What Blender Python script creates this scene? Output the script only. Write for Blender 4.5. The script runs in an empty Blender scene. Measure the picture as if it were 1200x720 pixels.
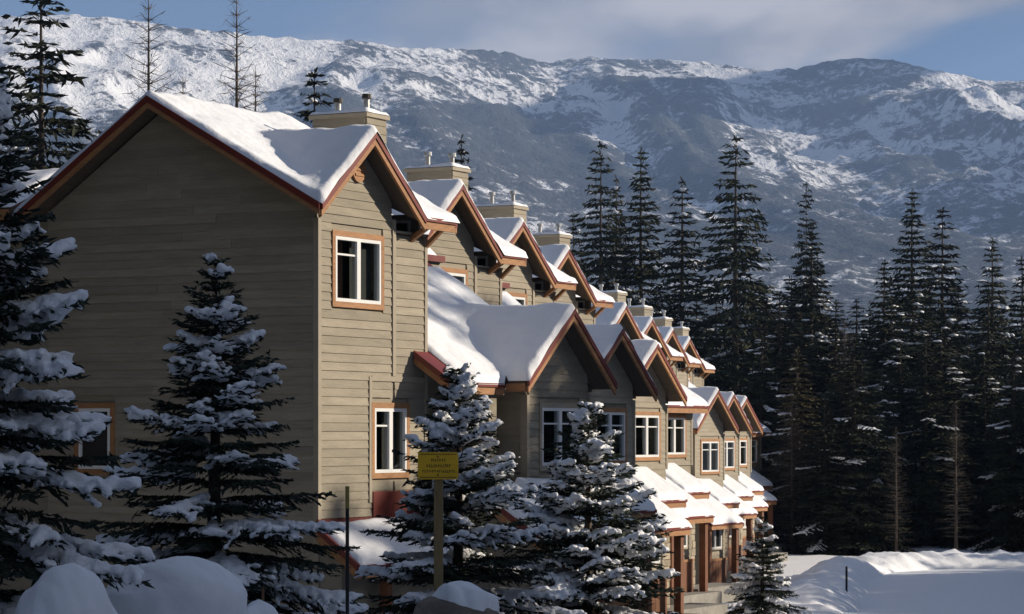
import bpy, math, random
import numpy as np
from mathutils import Vector, Matrix

scene = bpy.context.scene
COL = scene.collection
R = math.radians

# ------------------------------------------------------------------ camera
# camera stands at the origin (eye height = z 0), level, looking along +Y
cam_d = bpy.data.cameras.new('camera')
cam = bpy.data.objects.new('camera', cam_d)
COL.objects.link(cam)
cam.location = (0, 0, 0)
cam.rotation_euler = (R(90), 0, 0)
cam_d.sensor_fit = 'HORIZONTAL'
cam_d.sensor_width = 36
cam_d.lens = 96.0
cam_d.shift_y = 0.125
cam_d.clip_start = 0.5
cam_d.clip_end = 30000
scene.camera = cam

# ------------------------------------------------------------------ sun and sky
SUN = Vector((0.914, 0.174, 0.367)).normalized()
SUN_EL = math.asin(SUN.z)
SUN_AZ = math.atan2(SUN.x, SUN.y)
sd = bpy.data.lights.new('sun', 'SUN')
sd.energy = 5.0
sd.angle = R(0.53)
sd.color = (1.0, 0.88, 0.72)
so = bpy.data.objects.new('sun', sd)
COL.objects.link(so)
so.rotation_euler = SUN.to_track_quat('Z', 'Y').to_euler()
so.location = (40, -10, 40)

world = bpy.data.worlds.new('World')
scene.world = world
world.use_nodes = True
SKY_STRENGTH = 0.078
SKY_LIFT = 0.13
CLOUD_OFFSET = (15.6, 11.9, 27.9)
CLOUD_SCALE = 0.9


def build_world():
    nt = world.node_tree
    nt.nodes.clear()
    N = nt.nodes.new
    L = nt.links.new
    out = N('ShaderNodeOutputWorld')
    bg = N('ShaderNodeBackground')
    sky = N('ShaderNodeTexSky')
    sky.sky_type = 'NISHITA'
    sky.sun_disc = False
    sky.sun_elevation = SUN_EL
    sky.sun_rotation = SUN_AZ
    sky.altitude = 1600
    sky.air_density = 1.0
    sky.dust_density = 0.1
    sky.ozone_density = 2.2
    tc = N('ShaderNodeTexCoord')
    sep = N('ShaderNodeSeparateXYZ')
    L(tc.outputs['Generated'], sep.inputs[0])
    # the mountain valley lies high: take the clear sky a little above the true horizon
    zc = N('ShaderNodeMath')
    zc.operation = 'MAXIMUM'
    L(sep.outputs['Z'], zc.inputs[0])
    zc.inputs[1].default_value = 0.0
    zz = N('ShaderNodeMath')
    zz.operation = 'ADD'
    L(zc.outputs[0], zz.inputs[0])
    zz.inputs[1].default_value = SKY_LIFT
    cv = N('ShaderNodeCombineXYZ')
    L(sep.outputs['X'], cv.inputs['X'])
    L(sep.outputs['Y'], cv.inputs['Y'])
    L(zz.outputs[0], cv.inputs['Z'])
    nrm = N('ShaderNodeVectorMath')
    nrm.operation = 'NORMALIZE'
    L(cv.outputs[0], nrm.inputs[0])
    L(nrm.outputs[0], sky.inputs['Vector'])
    # cloud layer: the direction is projected on a level sheet overhead
    dv = N('ShaderNodeMath')
    dv.operation = 'ADD'
    L(zc.outputs[0], dv.inputs[0])
    dv.inputs[1].default_value = 0.03
    pl = N('ShaderNodeVectorMath')
    pl.operation = 'DIVIDE'
    cd = N('ShaderNodeCombineXYZ')
    for a in 'XYZ':
        L(dv.outputs[0], cd.inputs[a])
    fl = N('ShaderNodeCombineXYZ')
    L(sep.outputs['X'], fl.inputs['X'])
    L(sep.outputs['Y'], fl.inputs['Y'])
    L(fl.outputs[0], pl.inputs[0])
    L(cd.outputs[0], pl.inputs[1])
    mp = N('ShaderNodeMapping')
    mp.inputs['Scale'].default_value = (1.0, 0.36, 1.0)
    mp.inputs['Location'].default_value = CLOUD_OFFSET
    L(pl.outputs[0], mp.inputs['Vector'])
    n1 = N('ShaderNodeTexNoise')
    n1.inputs['Scale'].default_value = CLOUD_SCALE
    n1.inputs['Detail'].default_value = 8
    n1.inputs['Roughness'].default_value = 0.5
    n1.inputs['Distortion'].default_value = 0.15
    r1 = N('ShaderNodeValToRGB')
    r1.color_ramp.interpolation = 'EASE'
    r1.color_ramp.elements[0].position = 0.49
    r1.color_ramp.elements[0].color = (0, 0, 0, 1)
    r1.color_ramp.elements[1].position = 0.60
    r1.color_ramp.elements[1].color = (1, 1, 1, 1)
    n2 = N('ShaderNodeTexNoise')
    n2.inputs['Scale'].default_value = CLOUD_SCALE * 2.3
    n2.inputs['Detail'].default_value = 6
    r2 = N('ShaderNodeValToRGB')
    r2.color_ramp.elements[0].position = 0.41
    r2.color_ramp.elements[0].color = (3.0, 3.15, 3.7, 1)
    r2.color_ramp.elements[1].position = 0.60
    r2.color_ramp.elements[1].color = (6.2, 5.9, 5.9, 1)
    mix = N('ShaderNodeMixRGB')
    L(mp.outputs['Vector'], n1.inputs['Vector'])
    L(mp.outputs['Vector'], n2.inputs['Vector'])
    L(n1.outputs['Fac'], r1.inputs['Fac'])
    L(n2.outputs['Fac'], r2.inputs['Fac'])
    L(r1.outputs['Color'], mix.inputs['Fac'])
    L(sky.outputs['Color'], mix.inputs['Color1'])
    L(r2.outputs['Color'], mix.inputs['Color2'])
    L(mix.outputs['Color'], bg.inputs['Color'])
    bg.inputs['Strength'].default_value = SKY_STRENGTH
    L(bg.outputs['Background'], out.inputs['Surface'])


build_world()

vs = scene.view_settings
vs.view_transform = 'Standard'
vs.look = 'None'
vs.exposure = 0.48
vs.gamma = 1.0
vs.use_curve_mapping = False
scene.render.engine = 'CYCLES'
scene.cycles.volume_bounces = 0
scene.cycles.transparent_max_bounces = 12

# ------------------------------------------------------------------ materials
MATS = {}


def mat(name, col, rough=0.7, noise=0.0, nscale=8.0, col2=None, bump=0.0, bscale=30.0, metallic=0.0,
        spec=0.4, stretch=(1, 1, 1), rnd=0.0):
    m = bpy.data.materials.new(name)
    m.use_nodes = True
    nt = m.node_tree
    N = nt.nodes.new
    L = nt.links.new
    b = nt.nodes['Principled BSDF']
    b.inputs['Roughness'].default_value = rough
    b.inputs['Metallic'].default_value = metallic
    b.inputs['Specular IOR Level'].default_value = spec
    tc = N('ShaderNodeTexCoord')
    mp = N('ShaderNodeMapping')
    mp.inputs['Scale'].default_value = stretch
    L(tc.outputs['Object'], mp.inputs['Vector'])
    c2 = col2 if col2 else tuple(c * (1 - noise) for c in col)
    tex = N('ShaderNodeTexNoise')
    tex.inputs['Scale'].default_value = nscale
    tex.inputs['Detail'].default_value = 6
    tex.inputs['Roughness'].default_value = 0.65
    L(mp.outputs['Vector'], tex.inputs['Vector'])
    ramp = N('ShaderNodeValToRGB')
    ramp.color_ramp.elements[0].position = 0.32
    ramp.color_ramp.elements[1].position = 0.68
    ramp.color_ramp.elements[0].color = (*c2, 1)
    ramp.color_ramp.elements[1].color = (*col, 1)
    L(tex.outputs['Fac'], ramp.inputs['Fac'])
    src = ramp.outputs['Color']
    if rnd > 0:
        oi = N('ShaderNodeObjectInfo')
        mr = N('ShaderNodeMapRange')
        mr.inputs['To Min'].default_value = 1 - rnd
        mr.inputs['To Max'].default_value = 1 + rnd
        L(oi.outputs['Random'], mr.inputs['Value'])
        mx = N('ShaderNodeMixRGB')
        mx.blend_type = 'MULTIPLY'
        mx.inputs['Fac'].default_value = 1
        L(src, mx.inputs['Color1'])
        L(mr.outputs['Result'], mx.inputs['Color2'])
        src = mx.outputs['Color']
    L(src, b.inputs['Base Color'])
    if bump > 0:
        t2 = N('ShaderNodeTexNoise')
        t2.inputs['Scale'].default_value = bscale
        t2.inputs['Detail'].default_value = 5
        L(mp.outputs['Vector'], t2.inputs['Vector'])
        bp = N('ShaderNodeBump')
        bp.inputs['Strength'].default_value = bump
        bp.inputs['Distance'].default_value = 0.05
        L(t2.outputs['Fac'], bp.inputs['Height'])
        L(bp.outputs['Normal'], b.inputs['Normal'])
    MATS[name] = m
    return m


mat('siding', (0.345, 0.300, 0.222), 0.75, 0.26, 1.3, bump=0.3, bscale=14, stretch=(1, 1, 7), rnd=0.13)
mat('trim', (0.36, 0.31, 0.23), 0.7, 0.15, 3)
mat('cedar', (0.42, 0.205, 0.085), 0.65, 0.35, 5, bump=0.2, bscale=30, stretch=(1, 1, 4), rnd=0.1)
mat('cedar_dark', (0.22, 0.085, 0.035), 0.6, 0.4, 6, bump=0.2, stretch=(1, 6, 1))
mat('red_metal', (0.19, 0.028, 0.018), 0.45, 0.3, 3, spec=0.5)
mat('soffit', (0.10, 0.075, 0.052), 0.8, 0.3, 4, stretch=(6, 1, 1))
mat('snow', (0.86, 0.87, 0.89), 0.6, 0.03, 3, bump=0.35, bscale=7, spec=0.25)
mat('snow_fine', (0.86, 0.87, 0.89), 0.6, 0.03, 8, bump=0.5, bscale=22, spec=0.25)
mat('vinyl', (0.80, 0.80, 0.78), 0.35, 0.05, 3)
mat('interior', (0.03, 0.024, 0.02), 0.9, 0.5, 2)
mat('curtain', (0.36, 0.19, 0.14), 0.9, 0.5, 5, stretch=(8, 8, 0.5))
mat('blind', (0.16, 0.15, 0.14), 0.9, 0.3, 5, stretch=(1, 1, 30))
mat('galvanised', (0.62, 0.62, 0.60), 0.35, 0.3, 20, metallic=0.7)
mat('dark_steel', (0.05, 0.045, 0.04), 0.5, 0.4, 20)
mat('concrete', (0.33, 0.31, 0.27), 0.85, 0.35, 5, bump=0.4)
mat('stone', (0.44, 0.37, 0.27), 0.85, 0.4, 6, bump=0.5, bscale=12, rnd=0.25)
mat('rock', (0.26, 0.21, 0.16), 0.9, 0.0, 3, col2=(0.10, 0.085, 0.07), bump=0.9, bscale=9)
mat('bark', (0.11, 0.085, 0.065), 0.9, 0.5, 6, bump=0.6, bscale=20, stretch=(1, 1, 0.25))
mat('bark_grey', (0.14, 0.12, 0.10), 0.9, 0.5, 6, bump=0.6, bscale=20, stretch=(1, 1, 0.25))
mat('needles', (0.030, 0.042, 0.027), 0.7, 0.0, 2.2, col2=(0.011, 0.018, 0.014), spec=0.2)
mat('needles_far', (0.040, 0.044, 0.022), 0.75, 0.0, 0.35, col2=(0.014, 0.019, 0.012), spec=0.15, rnd=0.25)
mat('needles_olive', (0.110, 0.088, 0.045), 0.75, 0.0, 0.4, col2=(0.04, 0.04, 0.022), spec=0.15)
mat('twig_bare', (0.17, 0.135, 0.105), 0.9, 0.4, 1)
mat('sign_yellow', (0.85, 0.49, 0.015), 0.5, 0.15, 6)
mat('sign_text', (0.05, 0.03, 0.01), 0.6, 0.2, 5)
mat('post_wood', (0.30, 0.21, 0.09), 0.8, 0.4, 6, bump=0.3, stretch=(1, 1, 0.2))
mat('stake', (0.012, 0.012, 0.012), 0.5, 0.2, 5)
mat('stake_top', (0.32, 0.24, 0.06), 0.5, 0.2, 5)
mat('lamp_white', (0.75, 0.75, 0.72), 0.4, 0.05, 5)
mat('bare_brown', (0.20, 0.12, 0.07), 0.9, 0.4, 5)


def glass_mat():
    m = bpy.data.materials.new('glass')
    m.use_nodes = True
    nt = m.node_tree
    nt.nodes.clear()
    N = nt.nodes.new
    L = nt.links.new
    o = N('ShaderNodeOutputMaterial')
    t = N('ShaderNodeBsdfTransparent')
    t.inputs['Color'].default_value = (0.75, 0.78, 0.78, 1)
    g = N('ShaderNodeBsdfGlossy')
    g.inputs['Roughness'].default_value = 0.03
    lw = N('ShaderNodeLayerWeight')
    pw = N('ShaderNodeMath')
    pw.operation = 'POWER'
    L(lw.outputs['Facing'], pw.inputs[0])
    pw.inputs[1].default_value = 4.0
    f = N('ShaderNodeMath')
    f.operation = 'MULTIPLY_ADD'
    L(pw.outputs[0], f.inputs[0])
    f.inputs[1].default_value = 0.6
    f.inputs[2].default_value = 0.05
    mx = N('ShaderNodeMixShader')
    tc = N('ShaderNodeTexCoord')
    nz = N('ShaderNodeTexNoise')
    nz.inputs['Scale'].default_value = 1.5
    bp = N('ShaderNodeBump')
    bp.inputs['Strength'].default_value = 0.04
    L(tc.outputs['Object'], nz.inputs['Vector'])
    L(nz.outputs['Fac'], bp.inputs['Height'])
    L(bp.outputs['Normal'], g.inputs['Normal'])
    L(f.outputs[0], mx.inputs['Fac'])
    L(t.outputs['BSDF'], mx.inputs[1])
    L(g.outputs['BSDF'], mx.inputs[2])
    L(mx.outputs['Shader'], o.inputs['Surface'])
    MATS['glass'] = m


glass_mat()

# ------------------------------------------------------------------ mesh helpers


def UV(u, v, z):
    """house coordinates (u along the facade, v out of it, z up) -> local xyz"""
    return (v, u, z)


class MB:
    def __init__(self):
        self.v = []
        self.f = []
        self.mi = []

    def hexa(self, p, mi=0):
        """8 points: bottom 4 ring, top 4 ring"""
        b = len(self.v)
        self.v += [tuple(q) for q in p]
        for f in ((0, 1, 2, 3), (7, 6, 5, 4), (0, 4, 5, 1), (1, 5, 6, 2), (2, 6, 7, 3), (3, 7, 4, 0)):
            self.f.append(tuple(b + i for i in f))
            self.mi.append(mi)
        return self

    def box(self, u0, u1, v0, v1, z0, z1, mi=0):
        return self.hexa([UV(u0, v0, z0), UV(u0, v1, z0), UV(u1, v1, z0), UV(u1, v0, z0),
                          UV(u0, v0, z1), UV(u0, v1, z1), UV(u1, v1, z1), UV(u1, v0, z1)], mi)

    def slab(self, pts, t, top=0, side=0, bot=0):
        """flat polygon of (u,v,z) points given thickness t downwards"""
        b = len(self.v)
        n = len(pts)
        self.v += [UV(*p) for p in pts] + [UV(p[0], p[1], p[2] - t) for p in pts]
        self.f.append(tuple(range(b, b + n)))
        self.mi.append(top)
        self.f.append(tuple(range(b + 2 * n - 1, b + n - 1, -1)))
        self.mi.append(bot)
        for i in range(n):
            j = (i + 1) % n
            self.f.append((b + i, b + n + i, b + n + j, b + j))
            self.mi.append(side)
        return self

    def prism_v(self, poly, v0, v1, mi=0):
        """polygon in (u,z) swept from v0 to v1"""
        b = len(self.v)
        n = len(poly)
        self.v += [UV(p[0], v0, p[1]) for p in poly] + [UV(p[0], v1, p[1]) for p in poly]
        self.f.append(tuple(range(b, b + n)))
        self.f.append(tuple(range(b + 2 * n - 1, b + n - 1, -1)))
        self.mi += [mi, mi]
        for i in range(n):
            j = (i + 1) % n
            self.f.append((b + i, b + n + i, b + n + j, b + j))
            self.mi.append(mi)
        return self

    def prism_u(self, poly, u0, u1, mi=0):
        """polygon in (v,z) swept from u0 to u1"""
        b = len(self.v)
        n = len(poly)
        self.v += [UV(u0, p[0], p[1]) for p in poly] + [UV(u1, p[0], p[1]) for p in poly]
        self.f.append(tuple(range(b, b + n)))
        self.f.append(tuple(range(b + 2 * n - 1, b + n - 1, -1)))
        self.mi += [mi, mi]
        for i in range(n):
            j = (i + 1) % n
            self.f.append((b + i, b + n + i, b + n + j, b + j))
            self.mi.append(mi)
        return self

    def beam(self, a, b_, w, h):
        """rectangular beam between two (u,v,z) points, w sideways, h up (top at the line)"""
        A = Vector(UV(*a))
        B = Vector(UV(*b_))
        d = (B - A).normalized()
        s = d.cross(Vector((0, 0, 1)))
        if s.length < 1e-4:
            s = Vector((1, 0, 0))
        s.normalize()
        s *= w / 2
        dn = Vector((0, 0, -h))
        self.hexa([A + s + dn, A - s + dn, B - s + dn, B + s + dn, A + s, A - s, B - s, B + s])
        return self

    def tube(self, a, b_, r0, r1=None, n=10, local=False):
        r1 = r0 if r1 is None else r1
        A = Vector(a) if local else Vector(UV(*a))
        B = Vector(b_) if local else Vector(UV(*b_))
        d = (B - A).normalized()
        s = d.orthogonal().normalized()
        t = d.cross(s)
        b = len(self.v)
        for P, r in ((A, r0), (B, r1)):
            for i in range(n):
                an = 2 * math.pi * i / n
                self.v.append(tuple(P + (s * math.cos(an) + t * math.sin(an)) * r))
        for i in range(n):
            j = (i + 1) % n
            self.f.append((b + i, b + j, b + n + j, b + n + i))
            self.mi.append(0)
        self.f.append(tuple(range(b + n - 1, b - 1, -1)))
        self.f.append(tuple(range(b + n, b + 2 * n)))
        self.mi += [0, 0]
        return self

    def mesh(self, name, mats, smooth=False, bevel=0):
        me = bpy.data.meshes.new(name)
        me.from_pydata(self.v, [], self.f)
        for m in (mats if isinstance(mats, (list, tuple)) else [mats]):
            me.materials.append(MATS[m])
        me.polygons.foreach_set('material_index', self.mi)
        if smooth:
            me.polygons.foreach_set('use_smooth', [True] * len(me.polygons))
        # consistent outward normals
        import bmesh
        bm = bmesh.new()
        bm.from_mesh(me)
        bmesh.ops.recalc_face_normals(bm, faces=bm.faces)
        bm.to_mesh(me)
        bm.free()
        me.update()
        return me

    def build(self, name, mats, parent=None, smooth=False):
        return link(name, self.mesh(name, mats, smooth), parent)


def link(name, data, parent=None):
    o = bpy.data.objects.new(name, data)
    COL.objects.link(o)
    if parent is not None:
        o.parent = parent
    return o


def np_mesh(name, verts, faces, mats, smooth=True):
    """fast mesh from numpy arrays; faces (n,3) or (n,4)"""
    me = bpy.data.meshes.new(name)
    verts = np.asarray(verts, dtype=np.float32)
    faces = np.asarray(faces, dtype=np.int32)
    k = faces.shape[1]
    me.vertices.add(len(verts))
    me.vertices.foreach_set('co', verts.ravel())
    me.loops.add(faces.size)
    me.loops.foreach_set('vertex_index', faces.ravel())
    me.polygons.add(len(faces))
    me.polygons.foreach_set('loop_start', np.arange(0, faces.size, k, dtype=np.int32))
    me.polygons.foreach_set('loop_total', np.full(len(faces), k, dtype=np.int32))
    if smooth:
        me.polygons.foreach_set('use_smooth', np.ones(len(faces), dtype=bool))
    for m in (mats if isinstance(mats, (list, tuple)) else [mats]):
        me.materials.append(MATS[m])
    me.update()
    me.validate()
    return me


def empty(name, loc=(0, 0, 0), rz=0.0):
    o = bpy.data.objects.new(name, None)
    COL.objects.link(o)
    o.location = loc
    o.rotation_euler = (0, 0, rz)
    o.empty_display_size = 0.3
    return o


def tag(o, label=None, cat=None, group=None, kind=None):
    if label:
        o['label'] = label
    if cat:
        o['category'] = cat
    if group:
        o['group'] = group
    if kind:
        o['kind'] = kind
    return o


def copy_tree(o, parent=None):
    c = o.copy()
    COL.objects.link(c)
    c.parent = parent
    for ch in list(o.children):
        copy_tree(ch, c)
    return c


# value noise -------------------------------------------------------------


def vnoise(x, y, seed=0):
    rs = np.random.RandomState(seed)
    tab = rs.rand(256, 256)
    xi = np.floor(x).astype(int)
    yi = np.floor(y).astype(int)
    fx = x - xi
    fy = y - yi
    fx = fx * fx * (3 - 2 * fx)
    fy = fy * fy * (3 - 2 * fy)
    a = tab[xi % 256, yi % 256]
    b = tab[(xi + 1) % 256, yi % 256]
    c = tab[xi % 256, (yi + 1) % 256]
    d = tab[(xi + 1) % 256, (yi + 1) % 256]
    return (a * (1 - fx) + b * fx) * (1 - fy) + (c * (1 - fx) + d * fx) * fy


def fbm(x, y, octv=5, seed=0, gain=0.5):
    s = 0
    a = 1
    t = 0
    for i in range(octv):
        s = s + a * (vnoise(x * 2 ** i, y * 2 ** i, seed + i) - 0.5)
        t += a
        a *= gain
    return s / t


def sstep(a, b, x):
    t = np.clip((x - a) / (b - a), 0, 1)
    return t * t * (3 - 2 * t)


# ------------------------------------------------------------------ ground
TH = R(28)
U2 = np.array([math.sin(TH), math.cos(TH)])
N2 = np.array([math.cos(TH), -math.sin(TH)])
P0 = np.array([-3.06375, 43.0])
STEP = np.array([1.223, 9.17])


def ground_z(x, y):
    x = np.asarray(x, dtype=float)
    y = np.asarray(y, dtype=float)
    z = -1.72 - 2.63 * sstep(25.5, 38, y) - 0.75 * sstep(62, 84, y)
    z = z - 0.1 * sstep(0, 25, y)
    # the lot on the right lies lower
    z = z - 0.75 * sstep(6, 12, x - 0.06 * y) * sstep(26, 50, y) * (1 - sstep(62, 84, y))
    z = z - 12 * sstep(190, 520, y)
    lot = sstep(7, 11, x) * sstep(60, 70, y) * (1 - sstep(112, 118, y))
    z = z + fbm(x * 0.16, y * 0.16, 4, 5) * 0.45 * (1 - 0.85 * lot)
    z = z + fbm(x * 0.9, y * 0.9, 3, 9) * 0.10 * (1 - 0.8 * lot)
    return z


def build_ground():
    xs = np.concatenate([np.linspace(-4000, -300, 20)[:-1], np.linspace(-300, -25, 30)[:-1], np.arange(-25, 50, 0.4),
                         np.linspace(50, 300, 40), np.linspace(300, 4000, 20)[1:]])
    ys = np.concatenate([np.linspace(-400, -10, 12)[:-1], np.arange(-10, 130, 0.45), np.linspace(130, 700, 60)[1:]])
    X, Y = np.meshgrid(xs, ys, indexing='ij')
    Z = ground_z(X, Y)
    V = np.stack([X, Y, Z], -1).reshape(-1, 3)
    ny = len(ys)
    i, j = np.meshgrid(np.arange(len(xs) - 1), np.arange(ny - 1), indexing='ij')
    a = (i * ny + j).ravel()
    F = np.stack([a, a + ny, a + ny + 1, a + 1], -1)
    o = link('ground', np_mesh('ground', V, F, 'snow'))
    tag(o, kind='structure')
    o['label'] = 'snow covered ground sloping down past the terrace to the parking lot'


build_ground()

# ------------------------------------------------------------------ mountain


def mountain_mat():
    m = bpy.data.materials.new('mountain')
    m.use_nodes = True
    nt = m.node_tree
    N = nt.nodes.new
    L = nt.links.new
    b = nt.nodes['Principled BSDF']
    b.inputs['Roughness'].default_value = 0.85
    b.inputs['Specular IOR Level'].default_value = 0.1
    tc = N('ShaderNodeTexCoord')
    at = N('ShaderNodeAttribute')
    at.attribute_name = 'forest'
    fine = N('ShaderNodeTexNoise')
    fine.inputs['Scale'].default_value = 0.075
    fine.inputs['Detail'].default_value = 5
    fine.inputs['Roughness'].default_value = 0.75
    mpf = N('ShaderNodeMapping')
    mpf.inputs['Scale'].default_value = (1.0, 0.6, 0.55)
    L(tc.outputs['Object'], mpf.inputs['Vector'])
    L(mpf.outputs['Vector'], fine.inputs['Vector'])
    patch = N('ShaderNodeTexNoise')
    patch.inputs['Scale'].default_value = 0.012
    patch.inputs['Detail'].default_value = 5
    L(tc.outputs['Object'], patch.inputs['Vector'])
    # forest cover = attribute + patches, compared with the speckle of single trees
    a1 = N('ShaderNodeMath')
    a1.operation = 'MULTIPLY_ADD'
    L(patch.outputs['Fac'], a1.inputs[0])
    a1.inputs[1].default_value = 1.3
    L(at.outputs['Fac'], a1.inputs[2])
    a2 = N('ShaderNodeMath')
    a2.operation = 'SUBTRACT'
    L(a1.outputs[0], a2.inputs[0])
    a2.inputs[1].default_value = 0.65
    a3 = N('ShaderNodeMath')
    a3.operation = 'MULTIPLY_ADD'
    L(fine.outputs['Fac'], a3.inputs[0])
    a3.inputs[1].default_value = 3.0
    a3.inputs[2].default_value = -1.5
    a4 = N('ShaderNodeMath')
    a4.operation = 'ADD'
    L(a2.outputs[0], a4.inputs[0])
    L(a3.outputs[0], a4.inputs[1])
    ramp = N('ShaderNodeValToRGB')
    ramp.color_ramp.elements[0].position = 0.30
    ramp.color_ramp.elements[0].color = (0.82, 0.83, 0.85, 1)
    ramp.color_ramp.elements[1].position = 0.72
    ramp.color_ramp.elements[1].color = (0.060, 0.066, 0.066, 1)
    e = ramp.color_ramp.elements.new(0.5)
    e.color = (0.20, 0.205, 0.215, 1)
    L(a4.outputs[0], ramp.inputs['Fac'])
    L(ramp.outputs['Color'], b.inputs['Base Color'])
    bp = N('ShaderNodeBump')
    bp.inputs['Strength'].default_value = 0.9
    bp.inputs['Distance'].default_value = 9.0
    L(fine.outputs['Fac'], bp.inputs['Height'])
    L(bp.outputs['Normal'], b.inputs['Normal'])
    MATS['mountain'] = m


mountain_mat()


def build_mountain():
    xs = np.concatenate([np.linspace(-5200, -1150, 60)[:-1], np.arange(-1150, 1200, 6.0), np.linspace(1200, 5600, 60)])
    ys = np.arange(640, 5600, 11.0)
    X, Y = np.meshgrid(xs, ys, indexing='ij')
    # crest distance and height along x
    cx = np.array([-5200, -1600, -900, -600, -380, -150, 0, 120, 300, 500, 700, 1000, 2000, 5600])
    cy = np.array([2600, 2900, 3050, 3180, 3330, 3600, 3950, 4150, 4150, 4000, 3900, 3750, 3500, 3200])
    yc = np.interp(xs, cx, cy)
    yc = np.convolve(np.pad(yc, 12, mode='edge'), np.ones(25) / 25, 'valid')
    px = 600 + 3200 * xs / yc
    sx = np.array([-600, -200, 0, 60, 140, 240, 330, 410, 480, 560, 600, 622, 648, 690, 740, 800, 850, 900, 935, 965, 1000, 1050,
                   1100, 1150, 1200, 1400, 1900])
    sy = np.array([60, 30, 18, 16, 24, 34, 44, 48, 55, 58, 63, 70, 75, 68, 71, 71, 76, 82, 80, 71, 66, 72, 82, 94, 94, 105, 90])
    ysk = np.interp(px, sx, sy)
    zc = (510 - ysk) / 3200 * yc
    yb = 1150.0
    YC = yc[:, None]
    ZC = zc[:, None]
    t = (Y - yb) / (YC - yb)
    prof = np.where(t < 1, 0.30 * np.clip(t, 0, 1) + 0.70 * np.clip(t, 0, 1) ** 1.7, 1 - 0.9 * (t - 1))
    z = ZC * prof
    # spurs and gullies that run down the slope, bending with distance
    env = np.clip(t, 0, 1) ** 0.8 * np.clip((0.985 - t) / 0.26, 0, 1)
    warp = fbm(X / 500, Y / 700, 4, 21) * 220
    xa = X + warp - 0.10 * (YC - Y)
    r1 = 1 - np.abs(2 * vnoise(xa / 260 + 3.3, Y / 3000, 31) - 1)
    r2 = 1 - np.abs(2 * vnoise(xa / 85 + 7.7, Y / 1500, 33) - 1)
    r3 = 1 - np.abs(2 * vnoise(xa / 34 + 1.7, Y / 700, 35) - 1)
    z = z + env * (100 * (r1 - 0.55) + 46 * (r2 - 0.5) + 15 * (r3 - 0.5) * sstep(0.35, 0.7, t))
    z = z + fbm(X / 120, Y / 120, 5, 41, 0.55) * 45 * np.clip(t, 0, 1) * np.clip((1.03 - t) / 0.15, 0.12, 1)
    # cliff bands near the crest
    band = np.sin((z + 30 * fbm(X / 160, Y / 160, 3, 71)) / 9.5)
    z = z + 4.0 * band * sstep(0.62, 0.85, t) * np.clip((1.0 - t) / 0.05, 0, 1)
    z = z + fbm(X / 14, Y / 14, 3, 51, 0.6) * 9 * np.clip(t * 2, 0, 1)
    # valley floor well below the eye
    z = np.where(t < 0, -18 - 10 * sstep(0, 400, yb - Y) + fbm(X / 60, Y / 60, 3, 8) * 6, z - 18 * (1 - sstep(0, 0.1, t)))
    # forest cover: dense below, thin above, thin on the spurs of the left shoulder
    f = 0.73 - 0.46 * sstep(0.45, 0.86, t)
    f = f - 0.30 * sstep(-60, -350, X) * sstep(0.42, 0.7, t)
    f = f + 0.55 * (r2 - 0.5) * sstep(0.30, 0.6, t) + 0.45 * (r3 - 0.5) * sstep(0.4, 0.7, t) + 0.20 * (r1 - 0.5)
    f = f + 0.12 * band * sstep(0.6, 0.8, t)
    f = f + fbm(X / 200, Y / 260, 4, 61) * 1.1
    ny = len(ys)
    V = np.stack([X, Y, z], -1).reshape(-1, 3)
    i, j = np.meshgrid(np.arange(len(xs) - 1), np.arange(ny - 1), indexing='ij')
    a = (i * ny + j).ravel()
    F = np.stack([a, a + ny, a + ny + 1, a + 1], -1)
    me = np_mesh('mountain', V, F, 'mountain')
    attr = me.attributes.new('forest', 'FLOAT', 'POINT')
    attr.data.foreach_set('value', f.ravel().astype(np.float32))
    o = link('mountain', me)
    tag(o, kind='structure')
    o['label'] = 'long snowy mountain ridge with forested lower slopes behind the trees'


build_mountain()

# ------------------------------------------------------------------ snow lying on roofs


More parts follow.
